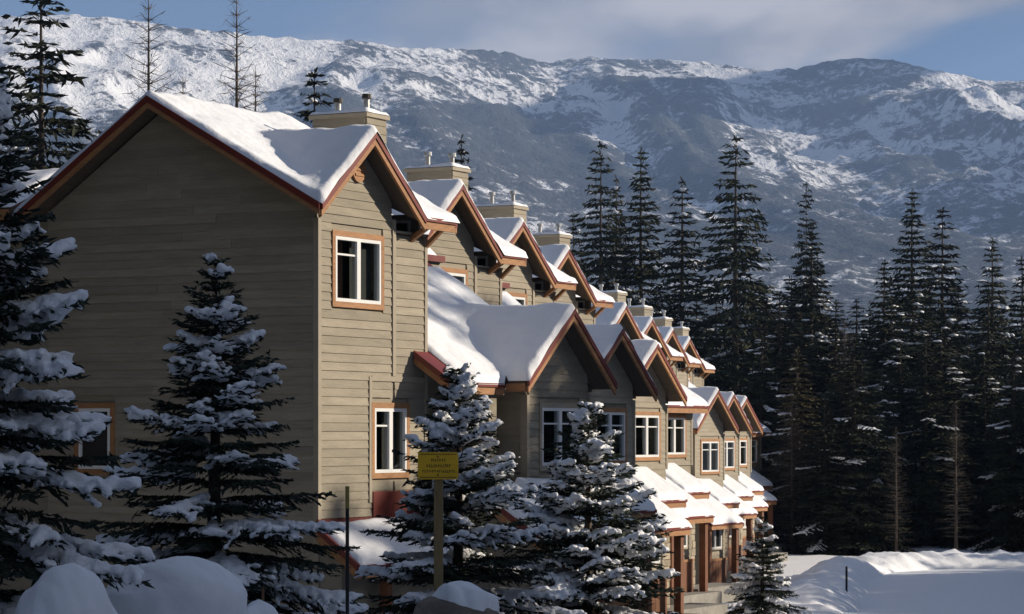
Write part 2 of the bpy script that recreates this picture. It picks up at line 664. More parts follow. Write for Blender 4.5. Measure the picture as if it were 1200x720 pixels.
def snow_sheet(name, rects, zfun, t=0.14, res=0.05, rad=0.16, seed=1, blur=2, parent=None, holes=(), m='snow'):
    """rounded blanket of snow over a union of (u0,u1,v0,v1) rectangles lying on surface zfun(u,v)"""
    us = set()
    for r in rects:
        us.update((r[0], r[1]))
    u0 = min(r[0] for r in rects)
    u1 = max(r[1] for r in rects)
    v0 = min(r[2] for r in rects)
    v1 = max(r[3] for r in rects)
    nu = int(round((u1 - u0) / res)) + 1
    nv = int(round((v1 - v0) / res)) + 1
    gu = np.linspace(u0, u1, nu)
    gv = np.linspace(v0, v1, nv)
    Ug, Vg = np.meshgrid(gu, gv, indexing='ij')
    e = res * 0.51
    mask = np.zeros_like(Ug, bool)
    for r in rects:
        mask |= (Ug > r[0] - e) & (Ug < r[1] + e) & (Vg > r[2] - e) & (Vg < r[3] + e)
    for h in holes:
        mask &= ~h(Ug, Vg)
    Zr = zfun(Ug, Vg)
    pad = np.pad(mask, 1)
    inner = pad[1:-1, 1:-1] & pad[2:, 1:-1] & pad[:-2, 1:-1] & pad[1:-1, 2:] & pad[1:-1, :-2]
    edge = mask & ~inner
    ep = np.stack([Ug[edge], Vg[edge]], -1)
    P = np.stack([Ug.ravel(), Vg.ravel()], -1)
    d = np.full(len(P), 9.0)
    for k in range(0, len(ep), 64):
        q = ep[k:k + 64]
        d = np.minimum(d, np.sqrt(((P[:, None, :] - q[None]) ** 2).sum(-1)).min(1))
    d = d.reshape(Ug.shape)
    Zs = Zr.copy()
    for _ in range(blur * 3):
        p = np.pad(Zs, 1, mode='edge')
        Zs = (p[1:-1, 1:-1] * 2 + p[2:, 1:-1] + p[:-2, 1:-1] + p[1:-1, 2:] + p[1:-1, :-2]) / 6
    k = np.clip(d / rad, 0, 1)
    prof = np.sqrt(np.clip(1 - (1 - k) ** 2, 0, 1))
    Zs = np.where(Zs < Zr, Zr, Zs)
    nz = fbm(Ug * 1.1 + seed * 7.3, Vg * 1.1, 4, seed) * 0.13 + fbm(Ug * 4 + seed, Vg * 4, 3, seed + 3) * 0.035
    Zt = Zr * (1 - k) + Zs * k + (t + nz) * prof + 0.012
    # ragged outline of the rim
    idx = -np.ones(mask.shape, int)
    idx[mask] = np.arange(mask.sum())
    jr = fbm(Ug * 2.2, Vg * 2.2, 3, seed + 9) * 0.05 * (1 - k)
    Xv = Vg + np.where(np.abs(Vg - v1) < 0.3, jr * 1.6, 0)
    V = np.stack([Xv[mask], Ug[mask], Zt[mask]], -1)
    c = mask[:-1, :-1] & mask[1:, :-1] & mask[1:, 1:] & mask[:-1, 1:]
    F = np.stack([idx[:-1, :-1][c], idx[:-1, 1:][c], idx[1:, 1:][c], idx[1:, :-1][c]], -1)
    # underside rim: close the sheet downwards by 4 cm
    ei = idx[edge]
    return np_mesh(name, V, F, m)


# ------------------------------------------------------------------ the terrace
ZG = -4.35           # ground at the near terrace, below the eye


def dz(z):
    return z - ZG


# planes of the roofs (u, v, z relative to the eye)
RIDGE_V, RIDGE_Z = -2.9, 5.45
EAVE_V, EAVE_Z = 0.37, 3.60
BACK_V = -5.62
GC, GH, GP, GF = 1.12, 1.62, 4.86, 3.60      # upper gable: centre, half width, peak, foot
LC, LH, LP, LF = 6.42, 1.72, 2.22, 0.93      # lower gable
LV = 1.27
LE_V, LE_Z, LPITCH = 0.81, 0.88, 0.69        # lower roof eave


def z_main(u, v):
    fr = RIDGE_Z - (RIDGE_Z - EAVE_Z) * (v - RIDGE_V) / (EAVE_V - RIDGE_V)
    bk = RIDGE_Z - (RIDGE_Z - EAVE_Z) * (RIDGE_V - v) / (RIDGE_V - BACK_V)
    return np.minimum(fr, bk)


def z_gable(u):
    return GP - (GP - GF) * np.abs(u - GC) / GH


def z_top(u, v):
    g = np.where((v > RIDGE_V) & (np.abs(u - GC) < GH + 0.05), z_gable(u), -9)
    return dz(np.maximum(z_main(u, v), g))


def z_low(u, v):
    m = LE_Z + LPITCH * (LE_V - v)
    g = np.where(np.abs(u - LC) < LH + 0.05, LP - (LP - LF) * np.abs(u - LC) / LH, -9)
    return dz(np.maximum(m, g))


PE = (0.80, -0.78, 0.66)   # porch roof plane: v, z at the wall, pitch


def z_porch(u, v):
    return dz(PE[1] - PE[2] * (v - PE[0])) + 0 * u


def z_lean(u, v):
    return dz(-1.37 - 0.78 * v) + 0 * u


def cut_boards(z0, z1, a0, a1, step, shape, holes):
    """rows of siding between z0 and z1 over a0..a1; shape(z) -> (lo,hi) clip; holes (a0,a1,z0,z1)"""
    rows = []
    n = int(math.ceil((z1 - z0) / step))
    for i in range(n):
        b = z0 + i * step
        t = min(b + step, z1)
        lo, hi = a0, a1
        if shape:
            l1, h1 = shape(t)
            l0, h0 = shape(b)
            lo0, hi0, lo1, hi1 = max(lo, l0), min(hi, h0), max(lo, l1), min(hi, h1)
        else:
            lo0 = lo1 = lo
            hi0 = hi1 = hi
        segs = [(lo0, hi0, lo1, hi1)]
        for h in holes:
            if t <= h[2] + 1e-4 or b >= h[3] - 1e-4:
                continue
            new = []
            for s in segs:
                if h[1] <= min(s[0], s[2]) or h[0] >= max(s[1], s[3]):
                    new.append(s)
                    continue
                if h[0] > s[0]:
                    new.append((s[0], h[0], s[2], h[0]))
                if h[1] < s[1]:
                    new.append((h[1], s[1], h[1], s[3]))
            segs = new
        for s in segs:
            if s[1] - s[0] > 0.03:
                if s[3] - s[2] < 0.02:
                    m = (s[2] + s[3]) / 2
                    s = (s[0], s[1], m - 0.01, m + 0.01)
                rows.append((b, t, s))
    return rows


def add_board(mb, axis, pos, sgn, b, t, s, j=0.0):
    """one lap board on the plane axis=pos, proud at its lower edge"""
    o0, o1, i0 = 0.034 + j, 0.018, -0.01
    t2 = t + 0.012
    pts = []
    if axis == 'v':
        q = lambda a, d, z: UV(a, pos + sgn * d, z)
    else:
        q = lambda a, d, z: UV(pos + sgn * d, a, z)
    mb.hexa([q(s[0], i0, b), q(s[0], o0, b), q(s[1], o0, b), q(s[1], i0, b),
             q(s[2], i0, t2), q(s[2], o1, t2), q(s[3], o1, t2), q(s[3], i0, t2)])


BOARD = 0.138


def siding(parent, axis, pos, sgn, z0, z1, a0, a1, shape=None, holes=(), single=False, joints=0.0, rng=None):
    rows = cut_boards(z0, z1, a0, a1, BOARD, shape, holes)
    if single:
        for b, t, s in rows:
            segs = [s]
            L_ = s[1] - s[0]
            if joints and L_ > joints * 1.2:      # butt joints at random places in long rows
                c = s[0] + L_ * rng.uniform(0.25, 0.75)
                if s[2] < c - 0.1 and c + 0.1 < s[3]:
                    segs = [(s[0], c - 0.002, s[2], c - 0.002), (c + 0.002, s[1], c + 0.002, s[3])]
            for q in segs:
                mb = MB()
                add_board(mb, axis, pos, sgn, b, t, q, rng.uniform(-0.004, 0.004))
                mb.build('siding_board', 'siding', parent)
    else:
        mb = MB()
        for b, t, s in rows:
            add_board(mb, axis, pos, sgn, b, t, s)
        o = mb.build('siding_boards', 'siding', parent)
        o['kind'] = 'stuff'


def window(parent, u0, u1, z0, z1, v, trim='cedar', style=0, tw=0.09, shallow=False):
    """two-light window on a wall facing +v; parts are sub-parts of the window"""
    w = MB()
    f = 0.055
    zz0, zz1 = z0, z1
    fr = v + 0.045
    # frame (white), built as four bars and a mullion
    mid = (u0 + u1) / 2
    w.box(u0, u1, v - 0.06, fr, z0, z0 + f)
    w.box(u0, u1, v - 0.06, fr, z1 - f, z1)
    w.box(u0, u0 + f, v - 0.06, fr, z0 + f, z1 - f)
    w.box(u1 - f, u1, v - 0.06, fr, z0 + f, z1 - f)
    win = w.build('window', 'vinyl', parent)
    m = MB()
    m.box(mid - 0.055, mid + 0.055, v - 0.055, fr + 0.004, z0 + f, z1 - f)
    m.build('mullion', 'vinyl', win)
    zm = z1 - f - (z1 - z0) * 0.22
    m = MB()
    m.box(u0 + f, mid - 0.055, v - 0.02, v + 0.02, zm - 0.015, zm + 0.015)
    m.build('muntin', 'vinyl', win)
    if style in (1,):
        m = MB()
        m.box(mid + 0.055, u1 - f, v - 0.02, v + 0.02, zm - 0.015, zm + 0.015)
        m.build('muntin', 'vinyl', win)
    MB().box(u0 + f, mid - 0.055, v - 0.006, v + 0.006, z0 + f, z1 - f).build('pane', 'glass', win)
    MB().box(mid + 0.055, u1 - f, v - 0.016, v - 0.004, z0 + f, z1 - f).build('pane', 'glass', win)
    dr = 0.02 if shallow else 0.40
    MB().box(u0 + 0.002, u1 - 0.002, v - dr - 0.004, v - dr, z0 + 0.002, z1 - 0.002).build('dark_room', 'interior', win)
    if style == 2:
        c = MB()
        n = 14
        for i in range(n):
            a = u0 + f + (mid - 0.1 - u0 - f) * (0.35 + 0.62 * i / n)
            b_ = a + (mid - 0.1 - u0 - f) * 0.62 / n
            c.hexa([UV(a, v - 0.2 - 0.03 * (i % 2), z0), UV(a, v - 0.19 - 0.03 * (i % 2), z0),
                    UV(b_, v - 0.19 - 0.03 * ((i + 1) % 2), z0), UV(b_, v - 0.2 - 0.03 * ((i + 1) % 2), z0),
                    UV(a, v - 0.2 - 0.03 * (i % 2), z1), UV(a, v - 0.19 - 0.03 * (i % 2), z1),
                    UV(b_, v - 0.19 - 0.03 * ((i + 1) % 2), z1), UV(b_, v - 0.2 - 0.03 * ((i + 1) % 2), z1)])
        c.build('curtain', 'curtain', win)
        MB().box(mid, u1 - f, v - 0.14, v - 0.13, z0, z1).build('blind', 'blind', win)
    if trim:
        for (a, b_, c_, d_) in ((u0 - tw, u1 + tw, z1, z1 + tw), (u0 - tw, u1 + tw, z0 - tw, z0),
                                (u0 - tw, u0, z0, z1), (u1, u1 + tw, z0, z1)):
            MB().box(a, b_, v - 0.02, v + 0.05, c_, d_).build('casing', trim, win)
    return win


def rake(parent, a, b_, dv=(0, 0.0), name='rake_board', hh=0.125):
    """cedar board with red metal edge along a roof edge from a to b (u,v,z of the roof surface)"""
    k = MB().beam((a[0], a[1], a[2] - 0.085), (b_[0], b_[1], b_[2] - 0.085), 0.045, hh)
    k.build(name, 'cedar', parent)
    k = MB().beam((a[0], a[1], a[2] + 0.012), (b_[0], b_[1], b_[2] + 0.012), 0.085, 0.11)
    k.build('metal_edge', 'red_metal', parent)


def fascia(parent, u0, u1, v, z, hh=0.13):
    MB().box(u0, u1, v - 0.045, v, z - 0.05 - hh, z - 0.05).build('fascia_board', 'cedar', parent)
    MB().box(u0 - 0.01, u1 + 0.01, v - 0.06, v + 0.03, z - 0.052, z + 0.015).build('metal_edge', 'red_metal', parent)


SNOW = {}


def snow_part(key, parent, *a, **k):
    if key not in SNOW:
        SNOW[key] = snow_sheet('snow_cover', *a, **k)
    o = link('snow_cover', SNOW[key], parent)
    return o


def panel_wall(parent, u0, u1, v0, v1, z0, z1, holes):
    """wall slab facing +v with rectangular openings (u0,u1,z0,z1)"""
    zs = sorted({z0, z1} | {min(max(h[k], z0), z1) for h in holes for k in (2, 3)})
    mb = MB()
    for a, b in zip(zs[:-1], zs[1:]):
        if b - a < 1e-4:
            continue
        segs = [(u0, u1)]
        for h in holes:
            if h[2] < b - 1e-5 and h[3] > a + 1e-5:
                new = []
                for p, q in segs:
                    if h[0] > p:
                        new.append((p, min(q, h[0])))
                    if h[1] < q:
                        new.append((max(p, h[1]), q))
                segs = [x for x in new if x[1] - x[0] > 1e-3]
        for p, q in segs:
            mb.box(p, q, v0, v1, a, b)
    return mb.build('wall', 'siding', parent)


def townhouse(origin, drop, label, first=False, gable=True, last=False, seed=1):
    rng = random.Random(seed)
    root = empty('townhouse', (origin[0], origin[1], ZG - drop), -TH)
    tag(root, label, 'townhouse', 'staggered terrace of townhouses')
    T = root
    # ---- tower walls
    ev_wall = lambda v: float(z_main(np.array(0.), np.array(v)))
    poly = [(-5.3, -4.6), (-0.45, -4.6), (-0.45, z_main(0, -0.45) - 0.12), (RIDGE_V, RIDGE_Z - 0.14), (-5.3, z_main(0, -5.3) - 0.12)]
    poly = [(p[0], dz(float(p[1]))) for p in poly]
    MB().prism_u(poly, 0.0, 2.3).build('wall', 'siding', T)
    poly2 = [(-5.3, dz(-4.6)), (-0.45, dz(-4.6)), (-0.45, dz(3.30)), (-0.9, dz(3.30)), (-0.9, dz(float(z_main(0, -0.9)) - 0.13)),
             (RIDGE_V, dz(RIDGE_Z - 0.15)), (-5.3, dz(float(z_main(0, -5.3)) - 0.13))]
    MB().prism_u(poly2, 2.3, 3.37).build('wall', 'siding', T)
    up = (0.47, 1.89, dz(2.13), dz(3.17))
    lo = (1.68, 2.72, dz(-0.62), dz(0.44))
    panel_wall(T, 0.0, 2.3, -0.45, 0.0, dz(-4.6), dz(3.45), [up, lo])
    panel_wall(T, 2.3, 3.37, -0.45, 0.0, dz(-4.6), dz(3.32), [up, lo])
    # gable wall above the bay
    zt = lambda u: float(z_gable(np.array(u))) - 0.12
    gp = [(0.0, dz(3.44)), (2.3, dz(3.44)), (2.3, dz(zt(2.3))), (GC, dz(zt(GC))), (0.0, dz(zt(0.0)))]
    MB().prism_v(gp, -1.6, -0.004).build('wall', 'siding', T)
    # ---- link and lower block
    MB().box(3.37, 8.72, -5.2, -2.72, dz(-4.6), dz(3.35)).build('wall', 'siding', T)
    lk = MB().slab([(3.36, -2.62, dz(3.40)), (8.75, -2.62, dz(3.40)), (8.75, -5.5, dz(3.30)), (3.36, -5.5, dz(3.30))], 0.12, 0, 0, 1)
    lko = lk.build('link_roof', ['red_metal', 'soffit'], T)
    snow_part('link', lko, [(3.42, 8.70, -5.5, -2.75)], lambda u, v: dz(3.40) - 0.035 * (-2.62 - v), t=0.2, res=0.12)
    if gable:
        bp = [(5.45, dz(-4.6)), (7.85, dz(-4.6)), (7.85, dz(LP - (LP - LF) * (7.85 - LC) / LH - 0.13)), (LC, dz(LP - 0.13)),
              (5.45, dz(LP - (LP - LF) * (LC - 5.45) / LH - 0.13))]
        MB().prism_v(bp, -1.0, 0.40).build('wall', 'siding', T)
        bq = [(5.45, dz(1.2)), (7.85, dz(1.2))] + bp[2:]
        MB().prism_v(bq, 0.39, 0.846).build('wall', 'siding', T)
        panel_wall(T, 5.45, 7.85, 0.40, 0.846, dz(-4.6), dz(1.2), [(5.97, 7.38, dz(-0.54), dz(0.48))])
        zb = lambda v: LE_Z + LPITCH * (LE_V - v) - 0.13
        pl = [(-2.72, dz(-4.6)), (-1.0, dz(-4.6)), (-1.0, dz(zb(-1.0))), (-2.72, dz(zb(-2.72)))]
        MB().prism_u(pl, 5.45, 7.85).build('wall', 'siding', T)
    else:
        pl = [(-2.72, dz(-4.6)), (0.40, dz(-4.6)), (0.40, dz(0.95)), (-2.72, dz(3.0))]
        MB().prism_u(pl, 5.45, 7.85).build('wall', 'siding', T)
        panel_wall(T, 5.45, 7.85, 0.40, 0.846, dz(-4.6), dz(0.78), [(5.97, 7.38, dz(-0.54), dz(0.48))])
    # recess wall beside the tower under the lower roof
    pl = [(-2.72, dz(-4.6)), (-0.6, dz(-4.6)), (-0.6, dz(1.7)), (-2.72, dz(3.1))]
    MB().prism_u(pl, 3.38, 5.44).build('wall', 'siding', T)
    # ---- siding
    tw = 0.09
    holes_up = [(up[0] - tw, up[1] + tw, up[2] - tw, up[3] + tw), (lo[0] - tw, lo[1] + tw, lo[2] - tw, lo[3] + tw)]
    shape_f = lambda z: (GC - GH * (GP - 0.13 - (z + ZG)) / (GP - GF), GC + GH * (GP - 0.13 - (z + ZG)) / (GP - GF))
    if first:
        siding(T, 'v', 0, 1, dz(-1.32), dz(4.62), 0.05, 2.26, shape_f, holes_up, True, 0, rng)
        siding(T, 'v', 0, 1, dz(-1.32), dz(3.30), 2.36, 3.33, None, holes_up, True, 0, rng)
        shape_e = lambda z: (BACK_V + (RIDGE_V - BACK_V) * ((z + ZG + 0.16) - EAVE_Z) / (RIDGE_Z - EAVE_Z) if z + ZG > 3.0 else -99,
                             EAVE_V - (EAVE_V - RIDGE_V) * ((z + ZG + 0.16) - EAVE_Z) / (RIDGE_Z - EAVE_Z) if z + ZG > 3.0 else 99)
        ew = (-4.62, -3.98, dz(-0.56), dz(0.44))
        siding(T, 'u', 0, -1, dz(-4.45), dz(5.2), -5.26, -0.05, shape_e, [(ew[0] - tw, ew[1] + tw, ew[2] - tw, ew[3] + tw)], True, 2.2, rng)
        end_window(T, ew)
    else:
        siding(T, 'v', 0, 1, dz(-1.32), dz(4.62), 0.05, 2.26, shape_f, holes_up)
        siding(T, 'v', 0, 1, dz(-1.32), dz(3.30), 2.36, 3.33, None, holes_up)
    bw = (5.97, 7.38, dz(-0.54), dz(0.48))
    bh = [(bw[0] - tw, bw[1] + tw, bw[2] - tw, bw[3] + tw)]
    if gable:
        shape_b = lambda z: (LC - LH * (LP - 0.13 - (z + ZG)) / (LP - LF), LC + LH * (LP - 0.13 - (z + ZG)) / (LP - LF))
        siding(T, 'v', 0.85, 1, dz(-0.85), dz(2.0), 5.5, 7.80, shape_b, bh, first, 0, rng)
        siding(T, 'v', 0.85, 1, dz(-4.3), dz(-0.86), 6.62, 7.80, None, ())
    else:
        siding(T, 'v', 0.85, 1, dz(-0.85), dz(0.74), 5.5, 7.80, None, bh)
    # corner boards and wall trims
    for (a, b_, v0, v1, z0, z1) in ((-0.045, 0.05, -0.05, 0.045, -4.5, 3.42), (2.26, 2.36, -0.01, 0.05, 0.97, 3.55),
                                    (3.33, 3.415, -0.06, 0.045, -1.32, 3.34), (1.52, 1.60, -0.01, 0.046, -1.1, 0.95),
                                    (1.60, 3.33, -0.01, 0.043, 0.88, 0.965),
                                    (5.405, 5.5, 0.76, 0.895, -0.85, 0.70), (7.80, 7.895, 0.76, 0.895, -0.85, 0.75)):
        MB().box(a, b_, v0, v1, dz(z0), dz(z1)).build('corner_board', 'trim', T)
    MB().box(2.3, 3.42, -0.12, 0.06, dz(3.335), dz(3.375)).build('balcony_cap', 'trim', T)
    # windows
    window(T, *up, 0.0, 'cedar', 2)
    window(T, *lo, 0.0, 'cedar', 2)
    window(T, *bw, 0.85, 'trim' if first else 'cedar', 1)
    # half-hidden window of the balcony recess
    w = MB().box(2.75, 3.3, -0.9, -0.86, dz(2.9), dz(3.62))
    w = w.build('window', 'vinyl', T)
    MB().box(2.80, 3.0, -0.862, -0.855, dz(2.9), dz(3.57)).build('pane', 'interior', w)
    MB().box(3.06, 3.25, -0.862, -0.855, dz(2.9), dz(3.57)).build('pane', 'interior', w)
    MB().box(3.30, 3.37, -0.95, -0.06, dz(3.30), dz(3.72)).build('wall', 'siding', T)
    w = MB().box(3.285, 3.31, -0.62, -0.22, dz(3.30), dz(3.62)).build('window', 'vinyl', T)
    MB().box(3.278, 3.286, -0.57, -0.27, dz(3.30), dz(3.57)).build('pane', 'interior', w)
    # round cedar louvre vent in the gable
    vt = MB().tube((GC + 0.03, 0.0, dz(4.27)), (GC + 0.03, 0.075, dz(4.27)), 0.20, n=20).build('gable_vent', 'cedar', T)
    for i in range(3):
        MB().box(GC + 0.03 - 0.13, GC + 0.03 + 0.13, 0.07, 0.09, dz(4.27) - 0.1 + i * 0.085, dz(4.27) - 0.06 + i * 0.085).build('slat', 'cedar', vt)
    # ---- upper roof
    zm = lambda v: dz(float(z_main(np.array(0.), np.array(v))))
    r = MB()
    ul, ur = -0.50, 3.82
    vj = EAVE_V - (GP - EAVE_Z) / (RIDGE_Z - EAVE_Z) * (EAVE_V - RIDGE_V)
    e2 = EAVE_V - 0.02
    r.slab([(GC + GH, e2, zm(e2)), (ur, e2, zm(e2)), (ur, RIDGE_V, zm(RIDGE_V)), (GC + GH, RIDGE_V, zm(RIDGE_V))], 0.10, 0, 1, 1)
    r.slab([(GC - GH, e2, zm(e2)), (GC, vj, zm(vj)), (GC, RIDGE_V, zm(RIDGE_V)), (ul, RIDGE_V, zm(RIDGE_V)), (ul, e2, zm(e2))], 0.10, 0, 1, 1)
    r.slab([(GC + GH, e2, zm(e2)), (GC + GH, RIDGE_V, zm(RIDGE_V)), (GC, RIDGE_V, zm(RIDGE_V)), (GC, vj, zm(vj))], 0.10, 0, 1, 1)
    r.slab([(ul, RIDGE_V, zm(RIDGE_V)), (ur, RIDGE_V, zm(RIDGE_V)), (ur, BACK_V, zm(BACK_V)), (ul, BACK_V, zm(BACK_V))], 0.10, 0, 1, 1)
    gz = dz(GP)
    r.slab([(GC, EAVE_V, gz), (GC, vj, gz), (GC - GH, EAVE_V, dz(GF))], 0.10, 0, 1, 1)
    r.slab([(GC, EAVE_V, gz), (GC + GH, EAVE_V, dz(GF)), (GC, vj, gz)], 0.10, 0, 1, 1)
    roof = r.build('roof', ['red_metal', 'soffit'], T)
    rake(roof, (GC, EAVE_V, gz), (GC - GH, EAVE_V, dz(GF)))
    rake(roof, (GC, EAVE_V, gz), (GC + GH, EAVE_V, dz(GF)))
    rake(roof, (ul, RIDGE_V, zm(RIDGE_V)), (ul, EAVE_V, zm(EAVE_V)), hh=0.10)
    rake(roof, (ul, RIDGE_V, zm(RIDGE_V)), (ul, BACK_V, zm(BACK_V)), hh=0.10)
    rake(roof, (ur, RIDGE_V, zm(RIDGE_V)), (ur, EAVE_V, zm(EAVE_V)), hh=0.10)
    rake(roof, (ur, RIDGE_V, zm(RIDGE_V)), (ur, BACK_V, zm(BACK_V)), hh=0.10)
    fascia(roof, GC + GH + 0.02, ur - 0.03, EAVE_V, dz(EAVE_Z))
    fascia(roof, ul + 0.03, ur - 0.03, BACK_V - 0.0, dz(EAVE_Z))
    MB().beam((2.9, 0.02, dz(3.30)), (2.9, 0.36, dz(3.52)), 0.09, 0.09).build('bracket', 'cedar', roof)
    MB().beam((3.4, 0.02, dz(3.22)), (3.4, 0.36, dz(3.52)), 0.09, 0.09).build('bracket', 'cedar', roof)
    snow_part('top%d' % (seed % 3), roof, [(ul - 0.03, ur + 0.04, BACK_V - 0.03, EAVE_V + 0.05)], z_top, t=0.11, rad=0.12, blur=4, seed=seed % 3 + 1)
    # ---- chimney
    c = MB().box(2.30, 2.93, -1.52, -0.50, dz(3.7), dz(5.28)).build('chimney', 'siding', T)
    mb = MB()
    z = dz(4.2)
    k = 0
    while z < dz(5.22):
        for ax, ps, sg, a0, a1 in (('v', -0.50, 1, 2.30, 2.93), ('u', 2.30, -1, -1.52, -0.50), ('u', 2.93, 1, -1.52, -0.50)):
            add_board(mb, ax, ps, sg, z, min(z + BOARD, dz(5.28)), (a0, a1, a0, a1))
        z += BOARD
    o = mb.build('siding_boards', 'siding', c)
    o['kind'] = 'stuff'
    MB().box(2.24, 2.99, -1.58, -0.44, dz(5.28), dz(5.345)).build('chimney_cap', 'trim', c)
    snow_part('chim', c, [(2.25, 2.98, -1.57, -0.45)], lambda u, v: dz(5.345) + 0 * u, t=0.06, rad=0.08, res=0.04)
    for vv in (-0.66, -1.22):
        h = 0.24 + rng.uniform(-0.02, 0.05)
        p = MB().tube((2.6, vv, dz(5.33)), (2.6, vv, dz(5.36) + h), 0.05, n=10).build('flue_pipe', 'galvanised', c)
        MB().tube((2.6, vv, dz(5.35) + h), (2.6, vv, dz(5.35) + h + 0.075), 0.085, 0.08, n=12).build('flue_cap', 'galvanised' if not first else 'dark_steel', c)
    # ---- lower roof
    r = MB()
    zl = lambda v: dz(LE_Z + LPITCH * (LE_V - v))
    if gable:
        r.slab([(2.95, LE_V, zl(LE_V)), (8.10, LE_V, zl(LE_V)), (8.10, 0.06, zl(0.06)), (2.95, 0.06, zl(0.06))], 0.10, 0, 1, 1)
        r.slab([(3.43, 0.06, zl(0.06)), (8.10, 0.06, zl(0.06)), (8.10, -2.70, zl(-2.70)), (3.43, -2.70, zl(-2.70))], 0.10, 0, 1, 1)
        lj = LE_V - (LP - LE_Z) / LPITCH
        fj = LE_V - (LF - LE_Z) / LPITCH
        lz, fz = dz(LP), dz(LF)
        r.slab([(LC, LV, lz), (LC, lj, lz), (LC - LH, fj, fz), (LC - LH, LV, fz)], 0.10, 0, 1, 1)
        r.slab([(LC, LV, lz), (LC + LH, LV, fz), (LC + LH, fj, fz), (LC, lj, lz)], 0.10, 0, 1, 1)
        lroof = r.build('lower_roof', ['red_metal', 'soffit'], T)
        rake(lroof, (LC, LV, lz), (LC - LH, LV, fz))
        rake(lroof, (LC, LV, lz), (LC + LH, LV, fz))
        rake(lroof, (2.95, 0.06, zl(0.06)), (2.95, LE_V, zl(LE_V)), hh=0.13)
        fascia(lroof, 2.98, LC - LH - 0.02, LE_V + 0.02, zl(LE_V + 0.02), 0.13)
        MB().box(LC - LH - 0.02, LC - LH + 0.025, LE_V + 0.05, LV - 0.03, fz - 0.19, fz - 0.05).build('fascia_board', 'cedar', lroof)
        rects = [(2.93, 8.12, 0.06, LE_V + 0.05), (3.44, 8.12, -2.42, 0.1), (LC - LH - 0.03, LC + LH + 0.03, 0.5, LV + 0.04)]
        snow_part('low%d' % (seed % 2), lroof, rects, z_low, t=0.10, rad=0.11, blur=4, seed=seed % 2 + 5,
                  holes=[lambda u, v: (v < 0.5 + 0.08 * np.sin(u * 9)) & (u < 3.42) & (v > -0.05),
                         lambda u, v: (v > LE_V + 0.06) & (np.abs(u - LC) > LH + 0.04)])
    else:
        p2 = (3.1 - 0.82) / (1.25 + 2.7)
        z2 = lambda v: dz(0.82 + p2 * (1.25 - v))
        r.slab([(5.0, 1.25, z2(1.25)), (8.10, 1.25, z2(1.25)), (8.10, -2.70, z2(-2.70)), (5.0, -2.70, z2(-2.70))], 0.10, 0, 1, 1)
        r.slab([(3.43, 0.3, z2(0.3)), (5.0, 0.3, z2(0.3)), (5.0, -2.70, z2(-2.70)), (3.43, -2.70, z2(-2.70))], 0.10, 0, 1, 1)
        lroof = r.build('lower_roof', ['red_metal', 'soffit'], T)
        fascia(lroof, 5.0, 8.1, 1.27, z2(1.27), 0.15)
        rake(lroof, (8.1, 1.25, z2(1.25)), (8.1, -2.6, z2(-2.6)))
        rake(lroof, (5.0, 1.25, z2(1.25)), (5.0, 0.35, z2(0.35)))
        snow_part('low_plain', lroof, [(4.98, 8.12, 0.2, 1.30), (3.44, 8.12, -2.5, 0.3)], lambda u, v: z2(v) + 0 * u, t=0.15, blur=1)
    # post at the recess
    MB().box(4.70, 4.98, 0.30, 0.52, dz(-4.5), dz(0.74)).build('post', 'siding', T)
    # ---- porch roofs over the ground floor
    r = MB()
    zp = lambda v: dz(PE[1] - PE[2] * (v - PE[0]))
    b0 = 3.45 if first else 2.25
    r.slab([(4.92, 1.98, zp(1.98)), (6.55, 1.98, zp(1.98)), (6.55, 0.86, zp(0.86)), (4.92, 0.86, zp(0.86))], 0.09, 0, 1, 1)
    r.slab([(b0, 2.88, zp(2.88)), (4.80, 2.88, zp(2.88)), (4.80, 0.35, zp(0.35)), (b0, 0.35, zp(0.35))], 0.09, 0, 1, 1)
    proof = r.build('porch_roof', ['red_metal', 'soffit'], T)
    fascia(proof, 4.92, 6.55, 2.0, zp(2.0), 0.13)
    fascia(proof, b0, 4.80, 2.90, zp(2.9), 0.13)
    rake(proof, (b0, 0.4, zp(0.4)), (b0, 2.86, zp(2.86)), hh=0.14)
    rake(proof, (4.80, 0.4, zp(0.4)), (4.80, 2.86, zp(2.86)), hh=0.14)
    rake(proof, (6.55, 0.9, zp(0.9)), (6.55, 1.96, zp(1.96)), hh=0.14)
    snow_part('porchA', proof, [(4.90, 6.57, 0.88, 2.03)], z_porch, t=0.13, blur=1, seed=4)
    snow_part('porchB%d' % first, proof, [(b0 - 0.02, 4.82, 0.37, 2.93)], z_porch, t=0.13, blur=1, seed=6)
    # ground floor walls under the porches
    zc = lambda v: zp(v) - 0.1
    MB().prism_u([(0.85, dz(-4.6)), (1.55, dz(-4.6)), (1.55, zc(1.55)), (0.85, zc(0.85))], 5.2, 6.4).build('wall', 'siding', T)
    MB().prism_u([(-0.5, dz(-4.6)), (2.30, dz(-4.6)), (2.30, zc(2.30)), (0.4, zc(0.4)), (-0.5, zc(0.4))], b0 + 0.35, 4.62).build('wall', 'siding', T)
    siding(T, 'v', 2.30, 1, dz(-3.35), zc(2.30), b0 + 0.36, 4.61)
    ww = (max(b0 + 0.75, 3.1), 4.15, dz(-3.0), dz(-2.05))
    window(T, *ww, 2.37, 'trim', 0, tw=0.05, shallow=True)
    # cedar panel and steps below
    p = MB().box(b0 + 0.35, 4.62, 2.31, 2.37, dz(-4.35), dz(-3.36)).build('cedar_panel', 'cedar_dark', T)
    for i in range(9):
        a = b0 + 0.37 + (4.25 - b0) * i / 9
        MB().box(a, a + (4.25 - b0) / 9 - 0.015, 2.36, 2.385, dz(-4.33), dz(-3.40)).build('plank', 'cedar_dark', p)
    MB().box(b0 + 0.3, 4.68, 2.30, 2.40, dz(-3.40), dz(-3.33)).build('rail', 'cedar', T)
